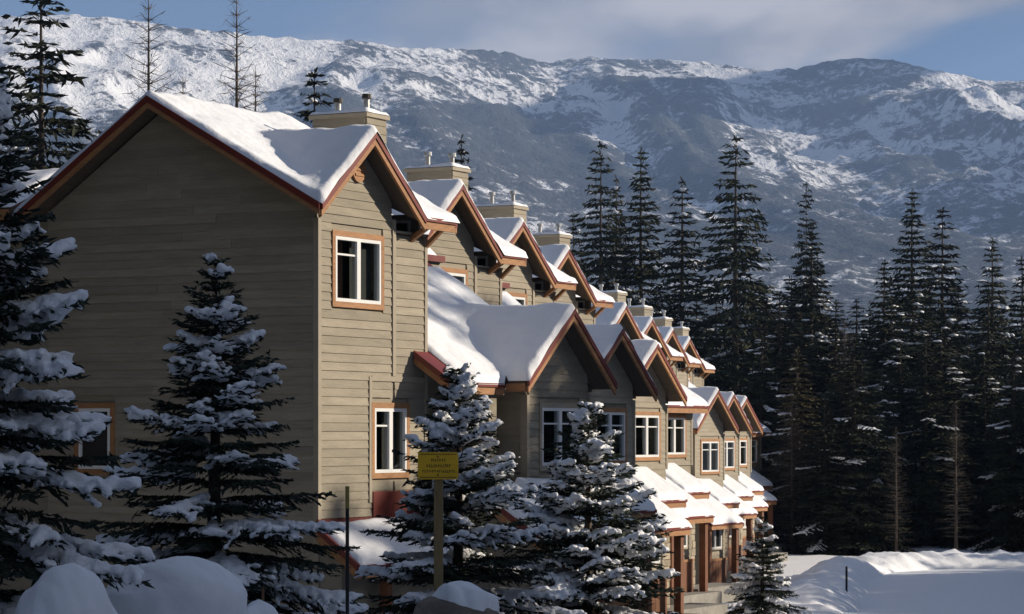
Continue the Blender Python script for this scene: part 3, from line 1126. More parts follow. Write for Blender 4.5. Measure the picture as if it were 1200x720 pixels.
    for uu in (b0 + 0.12, 4.52):
        MB().box(uu, uu + 0.17, 2.60, 2.78, dz(-4.5), zp(2.7) - 0.09).build('post', 'cedar_dark', T)
    # stone pillar carrying the shorter porch
    pil = MB().box(5.42, 5.86, 1.52, 1.84, dz(-4.5), zp(1.7) - 0.09).build('pillar', 'concrete', T)
    z = dz(-4.4)
    k = 0
    while z < zp(1.75) - 0.2:
        h = rng.uniform(0.14, 0.22)
        cut = 5.40 + rng.uniform(0.15, 0.3)
        for a, b_ in ((5.40, cut - 0.008), (cut + 0.008, 5.88)):
            j = rng.uniform(0, 0.025)
            MB().box(a, b_, 1.80, 1.86 + j, z, z + h - 0.015).build('stone', 'stone', pil)
        z += h
    MB().box(5.95, 6.35, 1.55, 1.60, dz(-4.35), dz(-2.0)).build('door', 'cedar_dark', T)
    MB().box(4.7, 7.9, 1.5, 2.5, dz(-4.6), dz(-4.15)).build('step', 'concrete', T)
    MB().box(b0, 4.9, 2.5, 3.1, dz(-4.6), dz(-4.2)).build('step', 'concrete', T)
    if first:
        # lean-to over the ground floor at the near corner
        zz = lambda v: dz(-1.37 - 0.78 * v)
        r = MB().slab([(-0.12, 0.84, zz(0.84)), (3.3, 0.84, zz(0.84)), (3.3, 0.055, zz(0.055)), (-0.12, 0.055, zz(0.055))], 0.09, 0, 1, 1)
        lt = r.build('lean_to_roof', ['red_metal', 'soffit'], T)
        fascia(lt, -0.12, 3.3, 0.86, zz(0.86), 0.14)
        rake(lt, (-0.12, 0.06, zz(0.06)), (-0.12, 0.83, zz(0.83)), hh=0.16)
        snow_part('lean', lt, [(-0.10, 3.3, 0.08, 0.88)], z_lean, t=0.12, blur=1, seed=8)
        MB().prism_u([(0.01, dz(-4.6)), (0.45, dz(-4.6)), (0.45, zz(0.45) - 0.1), (0.01, zz(0.01) - 0.1)], 0.0, 3.3).build('wall', 'siding', T)
        MB().box(0.9, 1.05, 0.6, 0.75, dz(-4.5), zz(0.7) - 0.1).build('post', 'cedar_dark', T)
        MB().box(1.62, 3.32, 0.02, 0.06, dz(-1.36), dz(-0.92)).build('red_panel', 'red_metal', T)
        MB().box(-0.06, 1.60, 0.02, 0.055, dz(-1.42), dz(-1.33)).build('flashing', 'red_metal', T)
        # wing at the rear with its own gable roof
        MB().box(0.02, 2.3, -10.0, -5.31, dz(-4.6), dz(3.55)).build('wall', 'siding', T)
        gw = [(0.02, dz(3.5)), (2.3, dz(3.5)), (GC, dz(4.25))]
        MB().prism_v(gw, -10.0, -5.0).build('wall', 'siding', T)
        zr = lambda u: dz(4.42 - 0.40 * abs(u - GC))
        r = MB()
        r.slab([(GC, -4.2, zr(GC)), (GC, -10.4, zr(GC)), (GC - 1.62, -10.4, zr(GC - 1.62)), (GC - 1.62, -5.66, zr(GC - 1.62))], 0.1, 0, 1, 1)
        r.slab([(GC, -4.2, zr(GC)), (GC + 1.62, -5.66, zr(GC + 1.62)), (GC + 1.62, -10.4, zr(GC + 1.62)), (GC, -10.4, zr(GC))], 0.1, 0, 1, 1)
        rr = r.build('rear_roof', ['red_metal', 'soffit'], T)
        MB().box(GC - 1.66, GC - 1.61, -10.4, -5.7, zr(GC - 1.62) - 0.2, zr(GC - 1.62) - 0.03).build('fascia_board', 'cedar', rr)
        snow_part('rear', rr, [(GC - 1.65, GC + 1.65, -10.43, -5.64)], lambda u, v: dz(4.42) - 0.40 * np.abs(u - GC), t=0.15, blur=3, res=0.08)
    return root


def end_window(T, ew):
    v0, v1, z0, z1 = ew
    w = MB()
    f = 0.055
    w.box(-0.045, 0.05, v0, v1, z0, z0 + f)
    w.box(-0.045, 0.05, v0, v1, z1 - f, z1)
    w.box(-0.045, 0.05, v0, v0 + f, z0 + f, z1 - f)
    w.box(-0.045, 0.05, v1 - f, v1, z0 + f, z1 - f)
    win = w.build('window', 'vinyl', T)
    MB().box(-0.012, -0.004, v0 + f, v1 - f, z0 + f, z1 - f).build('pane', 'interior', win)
    for (a, b_, c_, d_) in ((v0 - 0.09, v1 + 0.09, z1, z1 + 0.09), (v0 - 0.09, v1 + 0.09, z0 - 0.09, z0),
                            (v0 - 0.09, v0, z0, z1), (v1, v1 + 0.09, z0, z1)):
        MB().box(-0.05, 0.02, a, b_, c_, d_).build('casing', 'cedar', win)


HOUSES = [(0, 0.0, True, True, 'nearest townhouse, with a big dark gable end wall facing the viewer'),
          (1, 0.0, False, True, 'second townhouse from the viewer, its lower gable wholly in shade'),
          (2, 0.0, False, True, 'third townhouse of the near terrace, with a sunlit lower gable'),
          (3, 0.0, False, False, 'fourth townhouse, last of the near terrace, with a plain lower eave'),
          (4.78, 0.70, False, True, 'first townhouse of the lower terrace, beyond the step down in height'),
          (5.90, 0.70, False, True, 'second townhouse of the lower terrace, its lower gable behind the first'),
          (6.97, 0.70, False, True, 'third townhouse of the lower terrace, before the last one'),
          (8.05, 0.70, False, False, 'farthest townhouse, at the forest end of the lower terrace')]
for i, (n, drop, first, gable, lab) in enumerate(HOUSES):
    townhouse(P0 + n * STEP, drop, lab, first, gable, seed=i)

# ------------------------------------------------------------------ conifers


def ico():
    t = (1 + 5 ** 0.5) / 2
    v = np.array([(-1, t, 0), (1, t, 0), (-1, -t, 0), (1, -t, 0), (0, -1, t), (0, 1, t), (0, -1, -t), (0, 1, -t),
                  (t, 0, -1), (t, 0, 1), (-t, 0, -1), (-t, 0, 1)], float)
    v /= np.linalg.norm(v[0])
    f = [(0, 11, 5), (0, 5, 1), (0, 1, 7), (0, 7, 10), (0, 10, 11), (1, 5, 9), (5, 11, 4), (11, 10, 2), (10, 7, 6), (7, 1, 8),
         (3, 9, 4), (3, 4, 2), (3, 2, 6), (3, 6, 8), (3, 8, 9), (4, 9, 5), (2, 4, 11), (6, 2, 10), (8, 6, 7), (9, 8, 1)]
    return v, f


def ico_sub(k):
    v, f = ico()
    v = [tuple(p) for p in v]
    for _ in range(k):
        cache = {}
        nf = []

        def midp(a, b):
            key = (min(a, b), max(a, b))
            if key not in cache:
                m = np.array(v[a]) + np.array(v[b])
                m /= np.linalg.norm(m)
                v.append(tuple(m))
                cache[key] = len(v) - 1
            return cache[key]
        for a, b, c in f:
            ab, bc, ca = midp(a, b), midp(b, c), midp(c, a)
            nf += [(a, ab, ca), (b, bc, ab), (c, ca, bc), (ab, bc, ca)]
        f = nf
    return np.array(v), np.array(f)


ICO1 = ico_sub(1)
ICO3 = ico_sub(3)
ICO4 = ico_sub(4)


def blobs_mesh(name, centers, axes, m):
    """many ellipsoids: centers (n,3), axes (n,3,3) rows = scaled axes"""
    V0, F0 = ICO1
    c = np.asarray(centers)
    ax = np.asarray(axes)
    V = np.einsum('pk,nkj->npj', V0, ax) + c[:, None, :]
    n = len(c)
    F = (F0[None] + (np.arange(n) * len(V0))[:, None, None]).reshape(-1, 3)
    return np_mesh(name, V.reshape(-1, 3), F, m)


def trunk_mesh(h, r, rng, m, bend=0.02, seg=14, n=8, bare_top=1.0):
    V = []
    F = []
    ox = oy = 0
    for i in range(seg + 1):
        t = i / seg
        ox += rng.gauss(0, bend) * h / seg
        oy += rng.gauss(0, bend) * h / seg
        rr = r * (1 - t) ** 0.9 + 0.006 * h / 10
        if i == 0:
            rr *= 1.35
        for k in range(n):
            a = 2 * math.pi * k / n
            V.append((ox + rr * math.cos(a), oy + rr * math.sin(a), t * h * bare_top - (0.4 if i == 0 else 0)))
    for i in range(seg):
        for k in range(n):
            k2 = (k + 1) % n
            F.append((i * n + k, i * n + k2, (i + 1) * n + k2, (i + 1) * n + k))
    return np_mesh('trunk', V, F, m)


def conifer_parts(h, r0, seed, levels, per, twig_step, leaf_len, leaf_w, leaf_n, power=0.85, z_start=0.08, top_up=0.5, low_up=-0.15,
                  droop=0.25, gap=0.0, snow=0.0, snow_r=0.06, bare=0.0, twig_frac=0.42, snow_side=None, jitter=0.25, limb=0.006):
    """returns crown quads (V,F), limb quads, snow blobs"""
    rng = np.random.RandomState(seed)
    QV = []
    TP, TD, TL, TN = [], [], [], []
    LVs = []
    SC = []
    SA = []
    for li in range(levels):
        t = z_start + (0.985 - z_start) * (max(li + rng.uniform(-0.3, 0.3), 0.0) / (levels - 1)) ** 0.92
        t = min(max(t, z_start), 0.99)
        nb = per if t < 0.85 else max(3, per - 2)
        a0 = rng.uniform(0, 6.28)
        for bi in range(nb):
            if rng.rand() < gap:
                continue
            az = a0 + 6.283 * bi / nb + rng.uniform(-jitter, jitter)
            ln = r0 * ((1 - t) ** power) * rng.uniform(0.62, 1.12) + 0.03 * r0
            up = low_up + (top_up - low_up) * t ** 1.4 + rng.uniform(-0.08, 0.08)
            dr = droop * rng.uniform(0.6, 1.4) * (1 - 0.6 * t)
            d = np.array([math.cos(az), math.sin(az), 0.])
            sd_ = np.array([-math.sin(az), math.cos(az), 0.])
            base = np.array([0, 0, t * h])
            curve = lambda s: base + d * ln * s + np.array([0, 0, ln * (up * s - dr * s * s + 0.5 * dr * s ** 4)])
            # limb as thin strips
            ns = 5
            pts = [curve(k / ns) for k in range(ns + 1)]
            for k in range(ns):
                w0 = limb * h * 0.12 * (1 - 0.8 * k / ns) * (0.4 + 0.6 * (1 - t)) * 1.6 + 0.002
                w1 = limb * h * 0.12 * (1 - 0.8 * (k + 1) / ns) * (0.4 + 0.6 * (1 - t)) * 1.6 + 0.002
                z_ = np.array([0, 0, 1.])
                LVs.append([pts[k] + sd_ * w0, pts[k] - sd_ * w0, pts[k + 1] - sd_ * w1, pts[k + 1] + sd_ * w1])
                LVs.append([pts[k] + z_ * w0, pts[k] - z_ * w0, pts[k + 1] - z_ * w1, pts[k + 1] + z_ * w1])
            s = 0.10 + rng.uniform(0, 0.05)
            has_snow = rng.rand() < snow
            while s < 1.0:
                p = curve(s)
                q = curve(min(s + 0.03, 1.03))
                fw = (q - p) / (np.linalg.norm(q - p) + 1e-9)
                for sg in (-1, 1):
                    if rng.rand() < bare:
                        continue
                    tl = (twig_frac * ln * (1 - s) ** 0.7 * (0.35 + 0.65 * min(1, s * 3)) + 0.05 * r0) * rng.uniform(0.6, 1.2)
                    td = fw * rng.uniform(0.45, 0.8) + sd_ * sg * rng.uniform(0.6, 1.0) + np.array([0, 0, rng.uniform(-0.38, 0.02)])
                    td /= np.linalg.norm(td)
                    nl = max(1, int(round(tl / leaf_len * leaf_n)))
                    TP.append(p)
                    TD.append(td)
                    TL.append(tl)
                    TN.append(nl)
                    if has_snow and s > 0.25 and rng.rand() < 0.8:
                        for kk in np.arange(0.15, 1.0, max(0.16, snow_r * 0.9 / max(tl, 0.05))):
                            if rng.rand() < 0.25:
                                continue
                            c = p + td * tl * kk + np.array([0, 0, snow_r * 0.45]) + rng.normal(0, snow_r * 0.2, 3)
                            rr = snow_r * rng.uniform(0.55, 1.1) * (1 - 0.45 * kk)
                            SC.append(c)
                            hx = np.cross(td, [0, 0, 1.])
                            hx /= np.linalg.norm(hx) + 1e-9
                            SA.append([td * rr * 1.5, hx * rr * 0.9, np.array([0, 0, 1.]) * rr * 0.75])
                if has_snow and s > 0.2:
                    rr = snow_r * rng.uniform(0.65, 1.15) * (1.15 - 0.35 * s)
                    SC.append(p + np.array([0, 0, snow_r * 0.6]))
                    SA.append([fw * rr * 1.5, sd_ * rr * 1.15, np.array([0, 0, 1.]) * rr * 0.9])
                s += twig_step / max(ln, 0.05) * rng.uniform(0.7, 1.3)
    # needles of all twigs at once
    TN = np.array(TN)
    idx = np.repeat(np.arange(len(TN)), TN)
    kk = np.arange(len(idx)) - np.repeat(np.cumsum(TN) - TN, TN)
    n = len(idx)
    TDa = np.array(TD)[idx]
    c = np.array(TP)[idx] + TDa * (np.array(TL)[idx] * (kk + rng.uniform(0.2, 0.8, n)) / TN[idx])[:, None]
    ld = TDa + rng.uniform(-0.55, 0.55, (n, 3))
    ld[:, 2] -= 0.1
    ld /= np.linalg.norm(ld, axis=1)[:, None]
    wv = np.cross(ld, rng.normal(0, 1, (n, 3)) + np.array([0, 0, 0.8]))
    wv /= np.linalg.norm(wv, axis=1)[:, None] + 1e-9
    L_ = (leaf_len * rng.uniform(0.6, 1.2, n))[:, None]
    W_ = (leaf_w * rng.uniform(0.6, 1.2, n))[:, None]
    QL = np.stack([c - ld * L_ * 0.5, c + wv * W_ * 0.5, c + ld * L_ * 0.55, c - wv * W_ * 0.5], 1)
    # leader
    for k in range(16):
        c = np.array([0, 0, h * (0.94 + 0.055 * k / 16)])
        a = rng.uniform(0, 6.28)
        ld = np.array([math.cos(a) * 0.5, math.sin(a) * 0.5, 0.8])
        wv = np.cross(ld, [rng.normal(), rng.normal(), 0.2])
        wv /= np.linalg.norm(wv) + 1e-9
        q = 0.6
        QV.append([c, c + ld * leaf_len * 0.5 * q + wv * leaf_w * 0.3, c + ld * leaf_len * q, c + ld * leaf_len * 0.5 * q - wv * leaf_w * 0.3])
    return np.concatenate([QL, np.array(QV)]), np.array(LVs), SC, SA


def quads_to_mesh(name, Q, m):
    n = len(Q)
    return np_mesh(name, Q.reshape(-1, 3), np.arange(n * 4).reshape(-1, 4), m, smooth=False)


def snowy_spruce(px, top_y, D, width_px, width_y, seed, label, snow=0.7, snow_r=0.07, droop=0.3):
    x = (px - 600) / 3200 * D
    gz = float(ground_z(x, D)) - 0.1
    zt = (510 - top_y) / 3200 * D
    h = zt - gz
    wz = (510 - width_y) / 3200 * D
    tt = (wz - gz) / h
    r0 = width_px / 3200 * D / max((1 - tt) ** 1.0, 0.05)
    Q, Lm, SC, SA = conifer_parts(h, r0, seed, int(6.2 * h) + 4, 8, 0.06, 0.11, 0.032, 3.0, power=1.0, z_start=0.05, top_up=0.75, low_up=-0.12,
                                  droop=droop, gap=0.16, snow=snow, snow_r=snow_r, twig_frac=0.40)
    root = empty('snowy_spruce', (x, D, gz))
    tag(root, label, 'spruce tree', 'snow laden young spruces in front of the terrace')
    link('trunk', trunk_mesh(h, 0.02 * h + 0.02, random.Random(seed), 'bark', 0.01), root)
    cr = link('crown', quads_to_mesh('crown', Q, 'needles'), root)
    br = link('branches', quads_to_mesh('branches', Lm, 'bark'), cr)
    if SC:
        me = blobs_mesh('snow_cover', SC, SA, 'snow_fine')
        s = link('snow_cover', me, root)
        s['kind'] = 'stuff'
        br['kind'] = 'stuff'
        md = s.modifiers.new('fuse', 'REMESH')
        md.mode = 'VOXEL'
        md.voxel_size = 0.021
        md.use_smooth_shade = True
        sm = s.modifiers.new('soften', 'SMOOTH')
        sm.factor = 0.6
        sm.iterations = 2
        dm = s.modifiers.new('crumble', 'DISPLACE')
        if 'crumble' not in bpy.data.textures:
            tx_ = bpy.data.textures.new('crumble', 'CLOUDS')
            tx_.noise_scale = 0.09
            tx_.noise_depth = 3
        dm.texture = bpy.data.textures['crumble']
        dm.texture_coords = 'LOCAL'
        dm.strength = 0.07
        dm.mid_level = 0.5
    return root


snowy_spruce(-22, 40, 19, 175, 590, 11, 'large snow laden spruce cut off by the left edge, before the dark gable wall', 0.55, 0.062)
snowy_spruce(252, 306, 30, 112, 560, 12, 'snowy spruce standing before the middle of the dark gable end wall', 0.36, 0.058)
snowy_spruce(537, 432, 33.5, 108, 660, 13, 'snowy spruce right behind the yellow sign', 0.50, 0.058)
snowy_spruce(690, 476, 36, 104, 680, 14, 'snowy spruce below the two shaded windows, right of the yellow sign', 0.54, 0.06)
snowy_spruce(893, 606, 68, 44, 690, 15, 'small dark spruce before the porches of the lower terrace', 0.3, 0.07)

# ------------------------------------------------------------------ background conifers
PROTO = {}


def proto(key, **k):
    Q, Lm, SC, SA = conifer_parts(**k)
    rng = random.Random(k['seed'])
    d = dict(h=k['h'], crown=quads_to_mesh('crown', Q, 'needles_far') if len(Q) else None,
             limbs=quads_to_mesh('branches', Lm, 'bark'), trunk=trunk_mesh(k['h'], 0.011 * k['h'] + 0.03, rng, 'bark', 0.006))
    d['snow'] = blobs_mesh('snow_cover', SC, SA, 'snow_fine') if SC else None
    PROTO[key] = d


base_k = dict(levels=52, per=7, twig_step=0.30, leaf_len=0.50, leaf_w=0.13, leaf_n=3.0)
proto('full', h=20, r0=4.4, seed=101, power=0.9, z_start=0.06, top_up=0.35, low_up=-0.25, droop=0.35, gap=0.12, snow=0.03, snow_r=0.12, **base_k)
proto('full2', h=20, r0=4.1, seed=102, power=0.8, z_start=0.05, top_up=0.3, low_up=-0.3, droop=0.4, gap=0.15, snow=0.03, snow_r=0.12, **base_k)
proto('open', h=20, r0=4.5, seed=103, power=0.7, z_start=0.10, top_up=0.25, low_up=-0.35, droop=0.3, gap=0.40, snow=0.03, snow_r=0.12, **base_k)
proto('narrow', h=20, r0=3.1, seed=104, power=0.75, z_start=0.05, top_up=0.3, low_up=-0.35, droop=0.4, gap=0.15, snow=0.06, snow_r=0.12, **base_k)
proto('snowy', h=20, r0=4.2, seed=105, power=0.85, z_start=0.05, top_up=0.3, low_up=-0.3, droop=0.45, gap=0.08, snow=0.09, snow_r=0.15, **base_k)
proto('bare', h=20, r0=2.9, seed=106, power=0.55, z_start=0.12, top_up=0.5, low_up=0.05, droop=0.15, gap=0.15, snow=0.0, levels=44, per=5,
      twig_step=0.5, leaf_len=0.9, leaf_w=0.03, leaf_n=1.0, twig_frac=0.3, limb=0.009)
PROTO['bare']['crown'].materials[0] = MATS['twig_bare']
PROTO['bare']['limbs'].materials[0] = MATS['bark_grey']
PROTO['olive'] = dict(PROTO['narrow'])
PROTO['olive']['crown'] = PROTO['narrow']['crown'].copy()
PROTO['olive']['crown'].materials[0] = MATS['needles_olive']

_tree_rng = random.Random(77)


def tree(kind, px, top_y, D, label, group, name='spruce_tree', width=1.0, x=None, base=None, h=None):
    p = PROTO[kind]
    if x is None:
        x = (px - 600) / 3200 * D
    gz = float(ground_z(x, D)) if base is None else base
    if h is None:
        h = (510 - top_y) / 3200 * D - gz
    s = h / p['h']
    root = empty(name, (x, D, gz), _tree_rng.uniform(0, 6.28))
    root.scale = (s * width, s * width, s)
    tag(root, label, 'larch tree' if kind == 'bare' else 'conifer', group)
    link('trunk', p['trunk'], root)
    c = link('crown', p['crown'], root)
    link('branches', p['limbs'], c)['kind'] = 'stuff'
    if p['snow']:
        link('snow_cover', p['snow'], root)['kind'] = 'stuff'
    return root


BG = 'tall conifers behind the terrace'
tree('open', 48, -30, 78, 'tall dark conifer at the upper left corner, above the rear roof', BG, width=1.05)
tree('bare', 174, -14, 92, 'thin leafless larch right above the gable peak', 'bare larches behind the roof', 'larch_tree', 0.80)
tree('bare', 277, -6, 92, 'thin leafless larch above the sunlit roof, left of the first chimney', 'bare larches behind the roof', 'larch_tree', 0.80)
tree('full2', 368, 80, 84, 'small dark conifer top just left of the first chimney', BG, width=1.0)
tree('narrow', 541, 158, 110, 'dark conifer top just right of the second chimney', BG, width=0.8)
tree('full2', 672, 248, 125, 'short dark conifer top right of the fourth chimney', BG, width=0.75)
tree('open', 704, 166, 140, 'conifer with a thin ragged spire, leftmost of the tall group behind the terrace', BG, width=0.8)
tree('olive', 722, 205, 150, 'brownish slim conifer between two taller dark ones', BG, width=0.8)
tree('full', 752, 172, 142, 'broad dark conifer with a blunt top, second tall one of the group', BG, width=0.92)
tree('narrow', 799, 207, 140, 'slim brown-green conifer left of the tallest one', BG, width=1.15)
tree('open', 862, 158, 138, 'tallest conifer in the middle, with tiered open branches', BG, width=1.0)
tree('open', 945, 212, 150, 'conifer with a bare dead spike at its top', BG, width=0.5)
tree('snowy', 951, 262, 142, 'dark conifer with snow dabs below the spiked one', BG, width=1.1)
tree('snowy', 1036, 304, 132, 'snow dabbed bushy conifer at the forest edge, before the tall pair', BG, width=1.05)
tree('full', 1070, 220, 146, 'tall dark conifer, left one of the right-hand pair', BG, width=1.0)
tree('full2', 1104, 243, 150, 'tall dark conifer, right one of the right-hand pair', BG, width=1.1)
tree('narrow', 1163, 278, 140, 'slim dark conifer near the right edge', BG, width=1.15)
tree('full', 1197, 300, 146, 'dark conifer cut by the right edge', BG, width=1.0)

ORD = ['', 'first', 'second', 'third', 'fourth', 'fifth', 'sixth', 'seventh', 'eighth', 'ninth', 'tenth', 'eleventh', 'twelfth', 'thirteenth',
       'fourteenth', 'fifteenth', 'sixteenth', 'seventeenth', 'eighteenth', 'nineteenth', 'twentieth', 'twenty-first', 'twenty-second', 'twenty-third', 'twenty-fourth', 'twenty-fifth', 'twenty-sixth']
ROWS = ['front', 'second', 'third', 'fourth', 'rearmost']
FG = 'forest trees behind the snowy lot'
rngf = random.Random(5)
k = 0
for row, (D, y0, y1, stepx) in enumerate(((124, 385, 470, 25), (134, 330, 430, 24), (150, 320, 410, 25), (168, 325, 400, 30), (190, 340, 395, 34))):
    px = 885 + rngf.uniform(0, 20) if row else 935
    cnt = 0
    while px < 1300:
        kind = rngf.choice(['full', 'full2', 'narrow', 'snowy', 'olive', 'full', 'full2'])
        cnt += 1
        look = {'full': 'broad dark conifer', 'full2': 'dark drooping conifer', 'narrow': 'slim dark conifer', 'snowy': 'snow dabbed conifer', 'olive': 'brownish slim conifer'}[kind]
        lab = look + ', ' + ORD[cnt] + ' from the left in the ' + ROWS[row] + ' row of the forest'
        tree(kind, px, rngf.uniform(y0, y1), D + rngf.uniform(-4, 4), lab, FG, width=rngf.uniform(1.3, 1.95))
        px += stepx * rngf.uniform(0.7, 1.4)
        k += 1
# woods behind the terrace, lower
for row, (D, y0, y1) in enumerate(((155, 330, 400), (175, 320, 390))):
    px = 650
    cnt = 0
    while px < 900:
        kind = rngf.choice(['full', 'full2', 'narrow', 'olive'])
        cnt += 1
        lab = {'full': 'broad dark conifer', 'full2': 'dark drooping conifer', 'narrow': 'slim dark conifer', 'olive': 'brownish slim conifer'}[kind] + ', ' + ORD[cnt] + ' from the left in the ' + ('nearer', 'farther')[row] + ' row behind the terrace'
        tree(kind, px, rngf.uniform(y0, y1), D, lab, 'woods behind the lower terrace', width=1.3)
        px += rngf.uniform(16, 30)
for px, ty, D, nm in ((928, 455, 121, 'left of the dark forest gap'), (990, 375, 121.5, 'standing at the forest edge behind the bank'), (1120, 470, 120, 'leaning in the forest shade'),
                      (1050, 500, 119, 'low in the forest shade behind the bank')):
    tree('bare', px, ty, D, 'bare brown tree ' + nm, 'bare brown trees at the forest edge', 'bare_tree', 1.0)
# left woods behind the roof
for px, ty, D, kd in ((6, 120, 86, 'full2'), (100, 205, 98, 'bare'), (125, 160, 104, 'bare'), (215, 90, 112, 'bare'), (300, 82, 112, 'bare')):
    tree(kd, px, ty, D, {'full2': 'dark conifer at the left edge beneath the tall corner conifer'}.get(kd, {100: 'low leafless tree left of the rear roof ridge, in the thicket', 125: 'leafless tree in the thicket just left of the gable peak',
            215: 'leafless tree between the two tall larches behind the roof', 300: 'leafless tree just right of the second tall larch'}.get(px)),
         'thicket behind the nearest roof', 'spruce_tree' if kd != 'bare' else 'bare_tree', 0.9)

# woods to the right of the view, whose shade falls on the houses, the bank and the lot
SG = 'woods to the right of the view'
SL = 'dark conifer of the woods beyond the right edge of the view'
y = -34.0
while y < 111:
    if y < 36.5:
        zt = 19.0
    elif y < 46:
        zt = 9.6
    elif y < 52.6:
        zt = 12.5
    elif y < 66.5:
        zt = 15.7
    elif y < 83:
        zt = 5.2
    elif y < 104:
        zt = 6.5
    else:
        zt = 1.6
    for off in ((0, 0), (3.4, 1.1)):
        x = 30 + off[0] + rngf.uniform(-0.6, 0.6) + max(0, y - 90) * 0.1
        yy = y + off[1] + 0.19 * off[0]
        top = zt + off[0] * 0.4 + rngf.uniform(-0.7, 0.5)
        gz = float(ground_z(x, yy))
        tree(rngf.choice(['full', 'full2', 'full']), 0, 0, yy, SL, SG, x=x, h=top - gz, width=rngf.uniform(1.15, 1.4))
    y += (1.35 if 45 < y < 52.4 else 1.9 if 52 < y < 66 else 2.3) * rngf.uniform(0.85, 1.15)
# unseen trees added behind the viewer and to the left to dim ambient light
for i in range(46):
    a = R(118 + 200 * (i + rngf.uniform(-0.3, 0.3)) / 46)
    d = rngf.choice([24, 30, 37])
    x, yy = d * 1.15 * math.sin(a) , 14 + d * 1.2 * math.cos(a)
    if x > 22:
        continue
    tree(rngf.choice(['full', 'full2', 'full']), 0, 0, yy, 'unseen conifer added behind the viewer to dim the sky light', 'conifers added out of view to dim the sky light', x=x, h=rngf.uniform(11, 15), width=1.2)

# unseen trees added on the left to keep sky light off the end wall
for i in range(40):
    yy = -8 + 78 * (i // 2) / 20 + rngf.uniform(-1.2, 1.2)
    x = -17 - 5.5 * (i % 2) - max(0, yy - 45) * 0.12 + rngf.uniform(-1.5, 1.5)
    tree(rngf.choice(['full', 'full2', 'full']), 0, 0, yy, 'unseen conifer added beyond the left edge to darken the end wall', 'conifers added on the left to darken the end wall', x=x, h=rngf.uniform(20, 27), width=1.1)

# ------------------------------------------------------------------ snow banks, boulders


def lump(name, loc, rad, seed, m, amp=0.25, freq=1.3, flat=None, res=ICO4):
    V, F = res
    V = V.copy()
    rs = np.random.RandomState(seed)
    o = rs.rand(3) * 50
    n = fbm(V[:, 0] * freq + o[0] + V[:, 2] * 0.7, V[:, 1] * freq + o[1] - V[:, 2] * 0.6, 4, seed) + \
        fbm(V[:, 2] * freq + o[2], V[:, 0] * freq + V[:, 1] + o[0], 4, seed + 1)
    V = V * (1 + amp * n[:, None])
    V = V * np.array(rad)
    if flat is not None:
        V[:, 2] = np.maximum(V[:, 2], -flat)
    return V, F


def boulder(px0, px1, ytop, D, seed, label, snow_t=0.22, lean=0.0, rock_h=0.75, show_rock=False):
    x = ((px0 + px1) / 2 - 600) / 3200 * D
    w = (px1 - px0) / 3200 * D / 2
    ztop = (510 - ytop) / 3200 * D
    gz = float(ground_z(x, D)) - 0.15
    H = ztop - gz
    root = empty('boulder', (x, D, gz))
    tag(root, label, 'boulder', 'snow capped boulders in the foreground')
    V, F = lump('rock', None, (w * 0.93, w * 0.9, (H - snow_t) * 0.62), seed, 'rock', 0.35, 1.1)
    V[:, 2] += (H - snow_t) * 0.40
    zr = V[:, 2].copy()
    link('rock', np_mesh('rock', V, F, 'rock'), root)
    # cap of snow: follows the rock's upper side, pushed out and up
    V2, F2 = lump('cap', None, (1, 1, 1), seed, 'snow', 0.35, 1.1)
    V2 = V2 * np.array((w * 0.93, w * 0.9, (H - snow_t) * 0.62))
    V2[:, 2] += (H - snow_t) * 0.40
    up = sstep(0.30, 0.62, V2[:, 2] / (H - snow_t)) if not show_rock else sstep(0.80, 0.93, V2[:, 2] / (H - snow_t) + 0.16 * lean * V2[:, 0] / w + 0.10 * fbm(V2[:, 0] * 6, V2[:, 1] * 6, 3, 2))
    sc = 1 + 0.10 * up - 0.06 * (1 - up)
    V2[:, 0] *= sc
    V2[:, 1] *= sc
    V2[:, 2] += (snow_t + 0.03 * fbm(V2[:, 0] * 5, V2[:, 1] * 5, 3, seed)) * up - 0.12 * (1 - up)
    s = link('snow_cap', np_mesh('snow_cap', V2, F2, 'snow'), root)
    return root


boulder(-75, 8, 668, 15.8, 3, 'snow capped boulder cut by the lower left corner', 0.2)
boulder(14, 140, 676, 16.3, 4, 'low round snow capped boulder below the large left spruce', 0.25)
boulder(112, 286, 658, 22, 5, 'biggest snow capped boulder, before the gable wall spruce', 0.3)
boulder(270, 330, 706, 22.5, 6, 'small snow mound at the right foot of the biggest boulder', 0.2)
boulder(474, 592, 681, 24, 8, 'boulder showing bare brown rock under its snow cap, below the yellow sign', 0.1, 1.0, show_rock=True)


